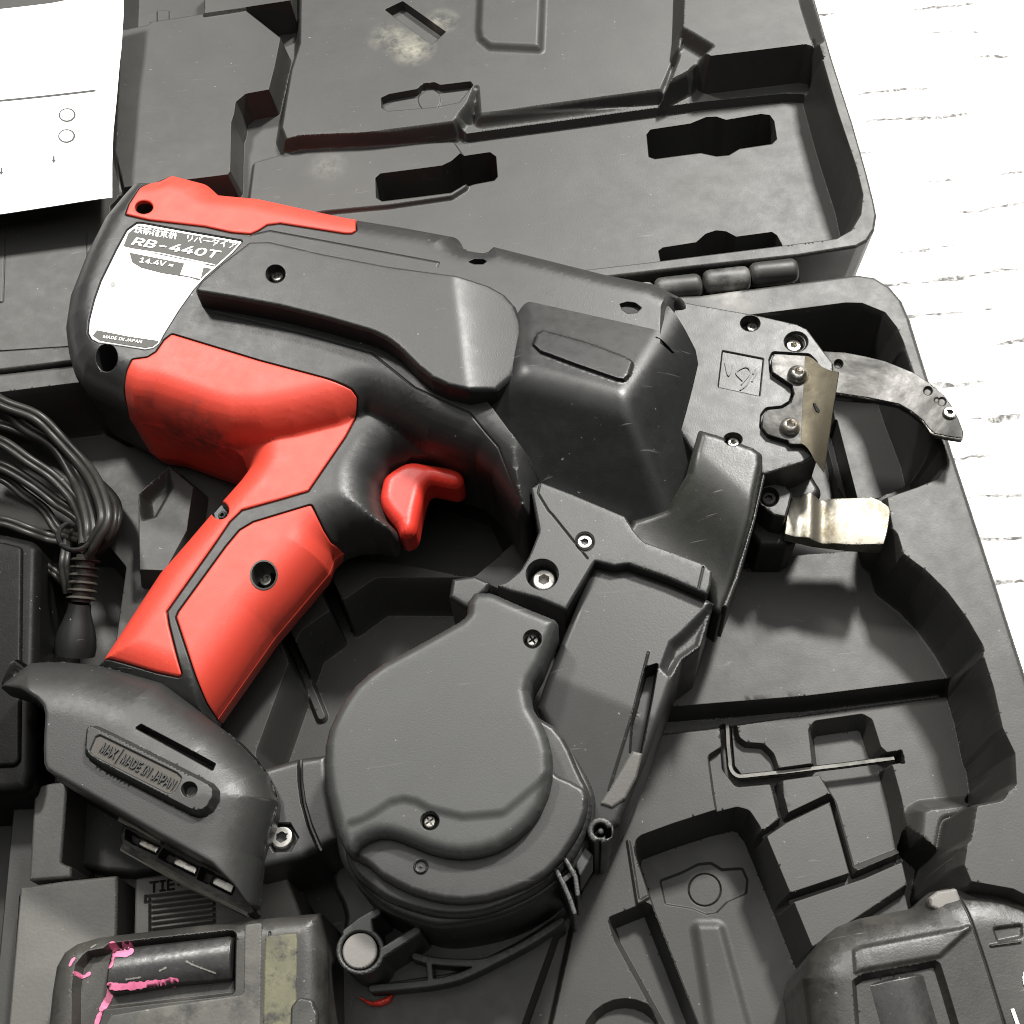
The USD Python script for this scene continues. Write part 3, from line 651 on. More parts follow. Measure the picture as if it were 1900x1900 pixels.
    put_text('RB-440T', (240, 453), (402, 479), 0.092, 0.0037, 0.0002, 'white_print', 'lettering', lab, bold=True, drape=tz, width='fit', slant=0.25)
    put_text('14.4V =', (256, 486), (320, 496), 0.092, 0.0023, 0.0002, 'white_print', 'lettering', lab, bold=True, drape=tz, width='fit')
    put_text('MADE IN JAPAN', (190, 627), (262, 637), 0.092, 0.0014, 0.0002, 'white_print', 'lettering', lab, drape=tz, width='fit')
    sq = PS([(344, 482), (379, 489), (372, 517), (334, 509)])
    part('name_plate_square', field(sq, lambda q: Hcore(q) - 0.0001, bottom=.088, step=.004), 'white_print', lab)
    part('name_plate_dot', field(CS(209, 527, 5), lambda q: Hcore(q) - 0.0001, bottom=.088, step=.004), 'thin_ink', lab)
    # the Japanese line above, drawn stroke by stroke in a 10 x 10 cell
    glyphs = {'鉄': [[(2, 10), (0, 7)], [(2, 10), (4, 8)], [(0, 6), (4, 6)], [(2, 7), (2, 1)], [(0, 1), (4, 1)], [(5, 8), (10, 8)], [(5, 5), (10, 5)], [(7.5, 10), (7.5, 5), (5, 0)], [(7.5, 5), (10, 0)]],
              '筋': [[(1, 10), (0, 8)], [(1, 9), (4, 9)], [(6, 10), (5, 8)], [(6, 9), (10, 9)], [(1, 7), (1, 0)], [(1, 7), (4, 7), (4, 0)], [(1, 4.5), (4, 4.5)], [(1, 2.5), (4, 2.5)], [(5, 5), (10, 5), (9, 0)], [(7, 7), (7, 4), (5, 0)]],
              '結': [[(3, 10), (1, 7), (3, 6), (0, 3)], [(2, 3), (2, 0)], [(5, 8), (10, 8)], [(7.5, 10), (7.5, 5.5)], [(5.5, 5.5), (9.5, 5.5)], [(6, 4), (9, 4), (9, 0), (6, 0), (6, 4)]],
              '束': [[(0, 8.5), (10, 8.5)], [(5, 10), (5, 0)], [(2, 7), (8, 7), (8, 4), (2, 4), (2, 7)], [(5, 4), (0, 0)], [(5, 4), (10, 0)]],
              '機': [[(2, 10), (2, 0)], [(0, 7), (4, 7)], [(2, 6), (0, 3)], [(5, 10), (6, 7)], [(8, 10), (9, 7)], [(4, 5), (10, 5)], [(5, 5), (4, 0)], [(7, 8), (9, 0)]],
              'リ': [[(2, 9), (2, 4)], [(8, 9), (8, 4), (4, 0)]], 'バ': [[(3, 7), (0, 1)], [(6, 8), (9, 1)], [(8, 10), (9, 8)], [(9.5, 10), (10, 9)]], 'ー': [[(0, 5), (10, 5)]],
              'タ': [[(4, 10), (0, 5)], [(3, 8), (9, 8), (3, 0)], [(3, 5), (7, 3)]], 'イ': [[(9, 10), (0, 4)], [(5, 7), (5, 0)]], 'ア': [[(0, 9), (10, 9), (7, 6)], [(5, 7), (5, 4), (1, 0)]]}
    line = '鉄筋結束機 リバータイア'
    p0, p1 = np.array([249, 431.0]), np.array([440, 462.0])
    adv = (p1 - p0) / len(line); upv = np.array([0.15 * adv[0], -13.0]) * 0.9
    st = []
    for i, ch in enumerate(line):
        for s in glyphs.get(ch, []):
            st.append(LS([tuple(p0 + adv * i + adv * 0.85 * (a / 10) + upv * (b / 10)) for a, b in s], 0.00042))
    u = unary_union(st)
    ms = [field(g, lambda q: Hcore(q) + 0.0000, bottom=0.088, step=.004, estep=.0006) for g in getattr(u, 'geoms', [u])]
    part('lettering', trimesh.util.concatenate(ms), 'white_print', lab, smooth=False)
    part('lettering_rule', field(LS([(228, 459), (300, 470), (398, 491)], 0.0005), tz, bottom=.088, step=.004), 'white_print', lab)
build_core()

# raised motor cover: flat top with a long chamfered fall on its front end
Mpx = [(358, 540), (372, 520), (410, 487), (462, 447), (500, 446), (600, 469), (720, 492), (830, 507), (905, 514), (935, 524), (955, 542), (966, 570), (970, 610), (966, 645), (950, 680), (922, 712), (870, 723), (830, 714), (800, 700), (775, 680), (740, 645), (718, 628), (690, 614), (600, 588), (520, 568), (440, 553)]
zM = 0.1025
Mp = P(Mpx, zM, .0015)
ca, cb = U(836, 508, zM)[:2], U(862, 725, zM)[:2]
cn = np.array([(cb - ca)[1], -(cb - ca)[0]]); cn /= np.linalg.norm(cn)
if cn @ (U(950, 600, zM)[:2] - ca) < 0: cn = -cn
def ZM(q):
    t = (q - ca) @ cn
    return zM - 0.42 * np.where(t > 0, np.sqrt(t * t + 9e-6) - 0.003, 0) 
part('motor_cover', field(Mp, ZM, [F(C(511, 508, zM, 18, sy=.92), zM - 0.0065, wi=0.0003)], edge=0.0016, drop=0.0014, bottom=0.080, step=0.0018), 'tool_plastic', tool)
screw(514, 511, zM - 0.0045, 12, tool)
# gearbox housing: a ridge between flat top and falling sides
def plane(*p):
    q = [U(a, b, z) for a, b, z in p]
    n_ = np.cross(q[1] - q[0], q[2] - q[0])
    return lambda xy: q[0][2] - ((xy - q[0][:2]) @ n_[:2]) / n_[2]
FACES = [plane((985, 545, .0912), (1215, 596, .0912), (1050, 718, .0992)), plane((945, 690, .0985), (1165, 748, .0992), (1082, 922, .0760)),
         plane((1178, 752, .0985), (1240, 930, .0800), (1306, 765, .0800)), plane((1215, 628, .0965), (1172, 745, .0990), (1290, 658, .0840)), plane((955, 700, .0985), (985, 560, .0985), (905, 712, .0880))]
def ZN(q):
    k = 0.0058
    z = FACES[0](q)
    for f_ in FACES[1:]: z = -smax(-z, -f_(q), k)
    return z
pad = P([(985, 620), (992, 598), (1002, 588), (1012, 588), (1090, 610), (1165, 640), (1178, 650), (1170, 680), (1160, 692), (1145, 690), (1070, 663), (1000, 636)], 0.104, .0008)
part('gearbox_housing', field(Np, ZN, [F(pad, 0.0016, wi=0.0009, mode='add', soft=True), F(P([(1215, 607), (1228, 612), (1255, 632), (1248, 633), (1224, 620)], .098), 0.085, wi=0.0003)], bottom=0.066, step=0.0010, rings_at=[(Np, (.0006, .0014, .0026, .004))]), 'glossy_plastic', tool, smooth=40)

# head plate with its screws and pressed emblem
zH = 0.0825
HP = P([(1100, 520), (1280, 562), (1410, 585), (1480, 601), (1498, 610), (1509, 625), (1531, 654), (1546, 673), (1548, 700), (1535, 780), (1520, 840), (1490, 858), (1420, 880), (1300, 860), (1200, 700)], zH, .0006)
emb = P([(1340, 650), (1417, 665), (1410, 735), (1332, 718)], zH, .0004)
hp_feats = [F(emb, zH - 0.0007, wi=0.0003), F(C(1392, 600, zH, 18, sy=.8), zH - 0.006, wi=0.0003), F(C(1477, 634, zH, 22, sy=.85), zH - 0.0012, wi=0.0003), F(C(1475, 634, zH, 18, sy=.85), zH - 0.006, wi=0.0003),
            F(C(1360, 815, zH, 17, sy=.7), zH - 0.005, wi=0.0003)]
dfl = [(1436, 656), (1500, 660), (1512, 672), (1503, 740), (1494, 824), (1466, 824), (1462, 817), (1425, 806), (1414, 793), (1416, 770), (1424, 760), (1452, 757), (1468, 747), (1474, 730), (1470, 714), (1448, 700), (1433, 690), (1431, 668)]
hp_feats.append(F(P(dfl, zH, .0006).buffer(0.0009), zH - 0.0012, wi=0.0002))
part('head_plate', field(HP, zH, hp_feats, edge=0.0008, bottom=0.052, step=0.002), 'tool_plastic', tool)
emb_lines = [[(1378, 705), (1366, 690), (1384, 680), (1392, 690), (1376, 712)], [(1396, 690), (1386, 712), (1374, 722)], [(1398, 692), (1402, 684)], [(1404, 690), (1396, 706)], [(1346, 672), (1352, 696), (1360, 676)]]
part('emblem_plate', field(emb.buffer(-.0004), zH - 0.00055, bottom=zH - .002, step=.004), 'glossy_plastic', tool)
part('pressed_emblem', trimesh.util.concatenate([field(LineString([U(a, b, zH)[:2] for a, b in spline(s, 5, False)]).buffer(0.0003, 3), zH - 0.0001, bottom=zH - .001, step=.005) for s in emb_lines]), 'tool_plastic', tool)
screw(1396, 606, zH - 0.004, 11, tool); screw(1473, 640, zH - 0.0035, 15, tool, mat='bright_steel'); screw(1361, 820, zH - 0.0025, 12, tool)

# curved jaw arm
jaw = [(1500, 652), (1531, 651), (1568, 653), (1605, 660), (1642, 669), (1697, 691), (1728, 712), (1752, 732), (1768, 754), (1779, 776), (1788, 800), (1787, 814), (1760, 810), (1734, 805), (1724, 796), (1712, 780), (1692, 764), (1668, 750), (1610, 738), (1550, 729), (1500, 722)]
zJ = 0.0800
jw = [F(C(1556, 675, zJ, 8), zJ - 0.002, wi=0.0002), F(C(1722, 725, zJ, 8), zJ - 0.001, wi=0.0002), F(C(1748, 745, zJ, 8), zJ - 0.0006, wi=0.0002), F(C(1738, 742, zJ, 5), zJ - 0.0004, wi=0.0002)]
ja = part('jaw_arm', field(P(jaw, zJ, .0004), zJ, jw, edge=0.0005, bottom=zJ - 0.0028, step=0.003), 'dark_steel', tool)
low = P(jaw, zJ - 0.004, .0004).buffer(-0.0006)
part('jaw_edge', tube(smooth_path([U(a, b, zJ - .0008) for a, b in [(1552, 729.5), (1610, 738.5), (1668, 750.5), (1692, 764.5), (1712, 780.5), (1724, 796.5), (1734, 805.5), (1786, 814.5)]], 3), 0.0006, 8), 'bright_steel', tool)
part('jaw_inner_plate', field(low, zJ - 0.0034, edge=0.0003, bottom=zJ - 0.0068, step=0.004), 'dark_steel', tool)
screw(1763, 764, zJ + 0.0012, 13, tool, mat='bright_steel', depth=0.002)

# bent deflector plate
zD = 0.0850
flat = P(dfl, zD, .0006)
defl = part('deflector_plate', field(flat, zD, edge=0.0003, bottom=zD - 0.0030, step=0.003), 'dark_steel', tool)
def sheet(rows, th):
    """A bent sheet of metal: rows of points, th thick."""
    top = np.array(rows, float); a, b, _ = top.shape
    nrm = np.cross(top[-1, 0] - top[0, 0], top[0, -1] - top[0, 0]); nrm /= np.linalg.norm(nrm)
    if nrm[2] < 0: nrm = -nrm
    v = np.vstack([top.reshape(-1, 3), (top - nrm * th).reshape(-1, 3)]); n = a * b; f = []
    for i in range(a - 1):
        for j in range(b - 1):
            p, q, r_, s_ = i * b + j, i * b + j + 1, (i + 1) * b + j + 1, (i + 1) * b + j
            f += [[p, q, r_], [p, r_, s_], [p + n, r_ + n, q + n], [p + n, s_ + n, r_ + n]]
    ed = [(j, j + 1) for j in range(b - 1)] + [((a - 1) * b + j + 1, (a - 1) * b + j) for j in range(b - 1)] + [((i + 1) * b, i * b) for i in range(a - 1)] + [(i * b + b - 1, (i + 1) * b + b - 1) for i in range(a - 1)]
    for p, q in ed: f += [[p, p + n, q + n], [p, q + n, q]]
    m = trimesh.Trimesh(v, f, process=False); m.fix_normals(); return m
rows = []
prof = [(1494, 660, 1486, 822, 0.0002), (1502, 662, 1493, 826, 0.0006), (1509, 666, 1499, 832, 0.0011), (1516, 672, 1505, 841, 0.0016), (1526, 681, 1511, 853, 0.0024), (1540, 687, 1519, 864, 0.0036), (1556, 690, 1528, 875, 0.0052)]
for x0, y0, x1, y1, dz in prof:
    rows.append([U(x0 + (x1 - x0) * t, y0 + (y1 - y0) * t, zD + dz) for t in np.linspace(0, 1, 8)])
fl_ = part('deflector_flange', sheet(rows, 0.0009), 'brass_plate', defl, smooth=30)
hc = U(1514, 755, zD)
part('flange_hole', field(P([(1509, 748), (1513, 749), (1521, 762), (1519, 766), (1514, 762)], zD + .0026), zD + 0.0028, bottom=zD - 0.001, step=.003), 'hole_black', defl)
screw(1482, 688, zD + 0.0032, 19, tool, mat='bright_steel', dome=0.0024); screw(1468, 785, zD + 0.0032, 19, tool, mat='bright_steel', dome=0.0024)

# lower nose block
zB = 0.0905
N2 = P([(1297, 792), (1330, 801), (1400, 826), (1416, 838), (1417, 862), (1396, 960), (1362, 1080), (1345, 1112), (1330, 1100), (1318, 1062), (1290, 1040), (1195, 1004), (1160, 955), (1175, 930), (1240, 920), (1275, 870)], zB, .001)
def ZB(q):
    a, b = U(1400, 850, zB)[:2], U(1230, 1000, zB)[:2]
    t = ((q - a) @ (b - a)) / ((b - a) @ (b - a))
    return zB - 0.0130 * ramp01((t - 0.25) / 0.75)
part('nose_block', field(N2, ZB, [F(C(1360, 815, zB, 16, sy=.75), 0.078, wi=0.0004)], edge=0.0035, drop=0.003, bottom=0.050, step=0.0016), 'worn_plastic', tool)
part('nose_rim', field(P([(1417, 862), (1424, 866), (1402, 962), (1370, 1075), (1350, 1128), (1340, 1124), (1362, 1072), (1396, 960)], 0.082), 0.082, edge=0.0008, bottom=0.055, step=.003), 'worn_plastic', tool)
part('wire_tip', tube([U(1358, 1072, .078), U(1345, 1110, .076), U(1337, 1128, .074)], 0.0011, 8), 'bright_steel', tool)

# grey bracket between nose and reel
zQ = 0.0830
Q = P([(985, 905), (1003, 893), (1060, 915), (1160, 957), (1178, 985), (1195, 1004), (1250, 1024), (1308, 1046), (1322, 1060), (1319, 1085), (1312, 1103), (1240, 1072), (1165, 1046), (1140, 1050), (1124, 1046), (1104, 1041), (1050, 1131), (1000, 1110), (945, 1096), (918, 1086), (940, 1078), (965, 1058), (982, 1030), (1000, 985)], zQ, .0006)
part('bracket', field(Q, zQ, [F(C(1006, 1066, zQ, 30, sy=.95), zQ - 0.009, wi=0.0005), F(C(1085, 1005, zQ, 18), zQ - 0.0014, wi=0.0003), F(L([(1003, 893), (998, 915), (1018, 948), (1025, 955), (1090, 1036)], zQ, 0.0007), -0.0008, wi=0.0002, mode='add'), F(L([(1305, 1052), (1296, 1092)], zQ, .0008), -0.0006, wi=.0003, mode='add')], edge=0.0010, bottom=0.045, step=0.002), 'grey_plastic', tool)
screw(1009, 1075, zQ - 0.005, 23, tool); screw(1085, 1005, zQ - 0.0002, 15, tool)

# wire guide
zW = 0.0780
W = P([(1099, 1048), (1120, 1050), (1140, 1054), (1165, 1050), (1240, 1076), (1310, 1106), (1326, 1116), (1301, 1197), (1266, 1222), (1241, 1292), (1200, 1405), (1150, 1520), (1100, 1560), (1050, 1470), (1036, 1418), (1017, 1352), (995, 1310), (1007, 1273)], zW, .001)
def ZW(q):
    a, b = U(995, 1310, zW)[:2], U(1200, 1395, zW)[:2]
    n_ = np.array([(b - a)[1], -(b - a)[0]]); n_ /= np.linalg.norm(n_)
    if n_[1] > 0: n_ = -n_
    t = (q - a) @ n_ + 0.012
    return zW - 0.16 * np.maximum(t, 0)
slotp = P([(1198, 1238), (1222, 1230), (1210, 1300), (1190, 1400), (1168, 1395), (1172, 1330)], zW, .0006)
part('wire_guide', field(W, ZW, [F(slotp, -0.009, wi=0.0005, mode='add'), F(P([(1240, 1190), (1262, 1172), (1322, 1112), (1330, 1120), (1303, 1199), (1268, 1224), (1243, 1260), (1222, 1240)], zW), -0.0035, wi=0.0035, mode='add', soft=True), F(L([(1203, 1210), (1175, 1320), (1130, 1460)], zW, .0009), 0.0007, wi=.0004, mode='add')], edge=0.0030, drop=0.0028, bottom=0.035, step=0.0016), 'tool_plastic', tool)
part('wire_guide_insert', field(P([(1172, 1400), (1192, 1405), (1180, 1450), (1160, 1486), (1136, 1502), (1112, 1494), (1140, 1452)], zW - 0.006, .0006), lambda q: ZW(q) + 0.0010, edge=0.001, bottom=0.05, step=.003), 'block_plastic', tool)

# reel housing, from the lowest ring up to the lid
Dp = P(spline([(610, 1420), (622, 1540), (640, 1612), (701, 1680), (777, 1714), (838, 1721), (939, 1700), (1027, 1652), (1080, 1590), (1104, 1520), (1090, 1440), (1000, 1330), (760, 1330)], 5), 0.074)
part('reel_case', field(Dp, 0.0750, edge=0.003, drop=0.002, bottom=0.034, step=0.003), 'tool_plastic', tool)
Cp = P(spline([(640, 1420), (638, 1560), (651, 1614), (690, 1652), (737, 1678), (813, 1699), (888, 1697), (964, 1670), (1025, 1632), (1072, 1578), (1098, 1505), (1080, 1440), (1000, 1330), (760, 1330)], 5), 0.0795)
part('reel_band', field(Cp, 0.0800, edge=0.0022, bottom=0.070, step=0.003), 'tool_plastic', tool)
zR2 = 0.0860
Bp = P([(640, 1500), (655, 1590), (681, 1604), (705, 1626), (732, 1641), (763, 1656), (795, 1666), (826, 1672), (858, 1674), (902, 1669), (942, 1657), (980, 1642), (1014, 1622), (1042, 1593), (1064, 1560), (1080, 1532), (1089, 1505), (1092, 1480), (1087, 1462), (1060, 1446), (1036, 1436), (1000, 1400), (760, 1360), (660, 1420)], zR2, .003)
part('reel_rim', field(Bp, zR2, [F(C(781, 1608, zR2, 13).difference(C(781, 1608, zR2, 10.5)), 0.0009, wi=0.0002, mode='add'), F(C(781, 1608, zR2, 3), 0.0003, wi=0.0002, mode='add')], edge=0.0022, bottom=0.076, step=0.003), 'tool_plastic', tool)
zR = 0.0940
Rp = P([(866, 1128), (868, 1118), (880, 1100), (908, 1100), (921, 1104), (980, 1130), (1030, 1150), (1037, 1158), (1022, 1196), (1005, 1239), (988, 1268), (984, 1285), (990, 1316), (1006, 1342), (1018, 1370), (1025, 1400), (1025, 1440), (1018, 1472), (1004, 1504), (984, 1532), (957, 1557), (925, 1577), (892, 1587), (858, 1591), (826, 1588), (795, 1580), (765, 1568), (736, 1556), (719, 1552), (702, 1552), (684, 1558), (668, 1568), (654, 1588), (638, 1576), (626, 1550), (608, 1480), (602, 1430), (603, 1386), (610, 1355), (624, 1325), (640, 1298), (658, 1274), (684, 1250), (711, 1231), (780, 1194), (855, 1152), (866, 1142)], zR - .003, .0015)
part('reel_cover', field(Rp, zR, [F(C(988, 1186, zR, 17), zR - 0.005, wi=0.0003), F(C(797, 1522, zR, 17), zR - 0.005, wi=0.0003), F(P([(620, 1560), (640, 1520), (668, 1512), (690, 1500), (720, 1480), (748, 1473), (775, 1478), (800, 1492), (860, 1506), (930, 1500), (990, 1450), (1040, 1400), (1040, 1620), (600, 1620)], zR, .003), -0.0009, wi=0.003, mode='add', soft=True)], edge=0.0042, drop=0.0042, bottom=0.076, step=0.002), 'grey_plastic', tool)
screw(988, 1187, zR - 0.0035, 12, tool, kind='cross'); screw(797, 1524, zR - 0.0035, 12, tool, kind='cross')
part('reel_cover_latch', field(P([(902, 1096), (912, 1080), (880, 1066), (838, 1072), (832, 1108), (866, 1128)], 0.066, .001), 0.066, edge=0.002, bottom=0.04, step=.003), 'tool_plastic', tool)

# reel housing fittings
for ln in ([(1016, 1595), (1032, 1615), (1046, 1642), (1058, 1670), (1066, 1694)], [(1031, 1572), (1052, 1600), (1068, 1628), (1072, 1660)]):
    part('clip_rib', field(L(ln, 0.080, 0.0016), lambda q: 0.081 + 0 * q[:, 0], edge=0.0004, bottom=0.050, step=.004), 'tool_plastic', tool)
part('clip_bridge', field(L([(1044, 1634), (1064, 1618)], 0.079, 0.0018), 0.079, edge=.0003, bottom=.06, step=.004), 'tool_plastic', tool)
part('clip_block', field(P([(1066, 1598), (1086, 1570), (1101, 1586), (1076, 1628)], 0.074, .0004), 0.074, edge=.0006, bottom=.05, step=.004), 'grey_plastic', tool)
part('clip_block', field(P([(1052, 1590), (1080, 1545), (1086, 1552), (1062, 1600)], 0.077, .0004), 0.077, edge=.0006, bottom=.05, step=.004), 'grey_plastic', tool)
zP = 0.080
peg = C(1114, 1540, zP, 25).difference(C(1114, 1540, zP, 13)).difference(P([(1106, 1560), (1115, 1560), (1116, 1580), (1105, 1580)], zP)).difference(P([(1120, 1538), (1134, 1535), (1135, 1552), (1124, 1556)], zP))
peg = max(getattr(peg, 'geoms', [peg]), key=lambda g: g.area)
part('hinge_peg', field(peg, zP, edge=0.0006, bottom=0.030, step=.003, draft=0.001), 'tool_plastic', tool)
cyl(1115, 1541, zP - 0.002, 6, 0.05, 'tool_plastic', 'hinge_pin', tool)

zK = 0.0640
ring = unary_union([C(668, 1764, zK, 45), L([(643, 1730), (668, 1710), (699, 1692)], zK, 0.0030), L([(705, 1770), (740, 1748), (772, 1727)], zK, 0.0032), P([(655, 1724), (690, 1705), (694, 1735), (700, 1760)], zK)]).difference(C(668, 1764, zK, 36))
part('button_frame', field(ring, zK, edge=0.0007, bottom=0.020, step=.003), 'grey_plastic', tool)
cyl(667, 1764, zK + 0.0004, 32, 0.03, 'cap_plastic', 'release_button', tool, edge=0.0006)
zV = 0.0440
rib = unary_union([LineString([U(a, b, zV)[:2] for a, b in spline([(690, 1834), (740, 1830), (797, 1824), (845, 1814), (880, 1800), (914, 1783), (980, 1748), (1042, 1708)], 4, False)]).buffer(0.0013), L([(795, 1782), (799, 1824)], zV, .0022), LineString([U(a, b, zV)[:2] for a, b in spline([(770, 1774), (800, 1782), (850, 1786), (901, 1784), (950, 1764)], 4, False)]).buffer(0.0013), P([(900, 1780), (950, 1760), (1000, 1732), (970, 1756), (914, 1786)], zV)])
part('frame_rib', field(max(getattr(rib, 'geoms', [rib]), key=lambda g: g.area), zV, edge=0.0005, bottom=0.022, step=.004), 'grey_plastic', tool)
part('reel_base', field(P(spline([(630, 1600), (640, 1700), (620, 1800), (660, 1845), (760, 1836), (880, 1796), (1030, 1710), (1070, 1620), (900, 1500)], 4), 0.034), 0.034, edge=0.002, bottom=0.012, step=.004), 'tool_plastic', tool)
part('release_tab', field(P([(662, 1848), (690, 1858), (710, 1852), (728, 1844), (722, 1858), (704, 1866), (684, 1864)], 0.038), 0.038, edge=.001, bottom=.02, step=.003), 'red_gloss', tool, label='small red tab under the reel')

# connecting arm with its bolt
zA = 0.0680
A = P([(488, 1424), (550, 1406), (606, 1398), (612, 1470), (630, 1556), (560, 1592), (466, 1616), (440, 1560)], zA, .001)
part('connecting_arm', field(A, zA, [F(L([(556, 1404), (557, 1450), (562, 1488), (574, 1530), (592, 1572)], zA, 0.0016), zA - 0.003, wi=0.0002), F(C(523, 1554, zA, 31, n=6), zA - 0.0035, wi=0.0003)], edge=0.003, drop=0.0024, bottom=0.025, step=0.002), 'tool_plastic', tool)
screw(522, 1553, zA - 0.0012, 22, tool, mat='steel')

# battery mount at the grip's foot
zF = 0.0870
Hp = P([(-6, 1272), (0, 1262), (22, 1233), (36, 1224), (60, 1221), (110, 1221), (173, 1227), (240, 1238), (300, 1262), (345, 1295), (383, 1328), (415, 1350), (446, 1374), (474, 1402), (494, 1432), (507, 1458), (512, 1482), (510, 1508), (496, 1545), (480, 1590), (474, 1640), (470, 1692), (440, 1648), (405, 1614), (360, 1590), (306, 1561), (210, 1505), (122, 1455), (108, 1446), (102, 1434), (101, 1400), (104, 1344), (100, 1328), (88, 1314), (55, 1292)], 0.076, .0012)
def ZF(q):
    d = np.maximum(sdist(Hp, q), 0)
    far = LineString([U(*p, 0.076)[:2] for p in ((-6, 1272), (60, 1221), (173, 1227), (300, 1262), (415, 1350), (494, 1432), (512, 1482), (480, 1590), (470, 1692))])
    e = shapely.distance(shapely.points(q), far)
    return zF - quarter(e, 0.024, 0.016) - quarter(d, 0.0012, 0.0012)
bar = P([(162, 1357), (168, 1350), (177, 1348), (217, 1366), (392, 1454), (402, 1466), (402, 1482), (391, 1502), (380, 1510), (368, 1513), (354, 1509), (192, 1425), (168, 1408), (160, 1396)], zF + .001, .001)
panel = P([(184, 1374), (192, 1370), (335, 1440), (343, 1448), (340, 1458), (330, 1474), (322, 1479), (312, 1476), (178, 1408), (173, 1400)], zF, .0006)
part('battery_mount', field(Hp, ZF, [F(bar, 0.0040, wi=0.0008, wo=0.0004, mode='add'), F(panel, -0.0007, wi=0.0003, mode='add'), F(C(357, 1471, zF, 14), -0.004, wi=0.0003, mode='add'), F(P([(252, 1352), (262, 1344), (397, 1414), (393, 1428), (380, 1421)], zF - .001, .0003), -0.008, wi=0.0003, mode='add'), F(P([(38, 1236), (50, 1226), (80, 1222), (104, 1224), (100, 1234), (74, 1243), (46, 1244)], 0.072), -0.008, wi=0.0006, mode='add')],
     bottom=0.066, step=0.0018, rings_at=[(Hp, (.0003, .0007, .0012, .0018, .0026, .0035, .0047, .006, .0078, .01, .013, .017, .021))]), 'tool_plastic', tool)
part('mount_lettering_panel', field(panel.buffer(-.0002), lambda q: ZF(q) + 0.0034, bottom=.08, step=.004), 'seam_plastic', tool)
put_text('MAX | MADE IN JAPAN', (186, 1396), (322, 1468), zF + .002, 0.0032, 0.0006, 'tool_plastic', 'raised_lettering', tool, drape=lambda q: ZF(q) + 0.0035, width='fit', bold=True)
# the metal contacts under it
zT = 0.066
tb = P([(222, 1552), (228, 1530), (300, 1558), (420, 1612), (446, 1646), (474, 1690), (462, 1697), (400, 1664), (340, 1632), (226, 1570)], zT, .0004)
win = [[(233, 1537), (259, 1552), (254, 1570), (232, 1556)], [(258, 1552), (298, 1571), (290, 1586), (254, 1569)], [(303, 1574), (327, 1587), (316, 1603), (293, 1590)], [(327, 1587), (369, 1608), (363, 1626), (316, 1603)], [(373, 1608), (398, 1620), (387, 1640), (365, 1630)], [(398, 1622), (438, 1640), (430, 1661), (388, 1640)]]
term = part('terminal_block', field(tb, zT, [F(P(w, zT), zT - 0.006, wi=0.0003) for w in win], edge=0.0004, bottom=zT - 0.010, step=0.003), 'dark_steel', tool)
for k, nm in ((1, 'bright_steel'), (3, 'bright_steel'), (5, 'steel')):
    part('contact', field(P(win[k], zT - .0008).buffer(-.0002), zT - 0.0008, edge=.0006, bottom=zT - 0.008, step=.003), nm, term)
part('contact_rail', tube([U(222, 1518, .068), U(258, 1538, .068), U(300, 1562, .068)], 0.0010, 8), 'bright_steel', term)
part('contact_edge', tube([U(228, 1571, .065), U(345, 1637, .065), U(462, 1695, .065)], 0.0015, 8), 'bright_steel', term)
part('mount_core', field(P([(110, 1450), (300, 1562), (440, 1640), (470, 1690), (500, 1560), (460, 1400), (250, 1300)], 0.05), 0.052, bottom=0.02, step=.004), 'black_deep', tool)
part('mount_core', field(P([(0, 1280), (60, 1300), (96, 1330), (96, 1430), (170, 1470), (300, 1400), (200, 1260), (40, 1240)], 0.056), 0.056, bottom=0.025, step=.004), 'black_deep', tool)

# trigger
zG = 0.0690
T = P(spline([(704, 906), (712, 880), (740, 859), (765, 852), (800, 857), (835, 863), (852, 870), (859, 880), (856, 892), (842, 898), (815, 893), (797, 891), (787, 905), (777, 945), (770, 978), (757, 990), (742, 989), (733, 970), (716, 950), (704, 928)], 4), zG)
part('trigger', field(T, zG, edge=0.0046, drop=0.0042, mirror=0.060, step=0.0016), 'red_gloss', tool)

# lower jaw: hub, curved guide and the bright contact plate
zU = 0.0720
part('lower_guide', field(P(spline([(1400, 905), (1425, 870), (1460, 866), (1500, 868), (1512, 885), (1525, 912), (1500, 930), (1440, 930)], 4), 0.064), lambda q: 0.064 + 0 * q[:, 0], [F(L([(1420, 908), (1460, 885), (1502, 872)], .064, .0012), .0008, wi=.0005, mode='add')], edge=0.003, bottom=0.045, step=.003), 'glossy_plastic', tool)
part('lower_hub', field(P([(1405, 908), (1410, 897), (1421, 890), (1458, 901), (1470, 914), (1464, 940), (1458, 960), (1436, 956), (1421, 945), (1406, 930)], zU, .0008), zU, [F(C(1427, 922, zU, 18), zU - 0.003, wi=0.0003)], edge=0.0008, bottom=0.052, step=.003), 'tool_plastic', tool)
screw(1427, 924, zU - 0.0015, 14, tool, mat='dark_steel')
part('lower_arm', field(P([(1400, 930), (1440, 950), (1470, 955), (1480, 1000), (1460, 1012), (1410, 1012), (1392, 985)], 0.058, .001), 0.058, edge=.002, bottom=.035, step=.004), 'black_deep', tool)
plate = P([(1470, 917), (1488, 915), (1508, 913), (1522, 922), (1540, 921), (1616, 922), (1632, 930), (1648, 944), (1650, 956), (1645, 990), (1639, 1013), (1580, 1010), (1513, 1002), (1456, 989), (1460, 955)], 0.066, .0006)
pa, pb = U(1470, 950, .066)[:2], U(1650, 965, .066)[:2]
pe = (pb - pa) / np.linalg.norm(pb - pa); pl_ = np.linalg.norm(pb - pa)
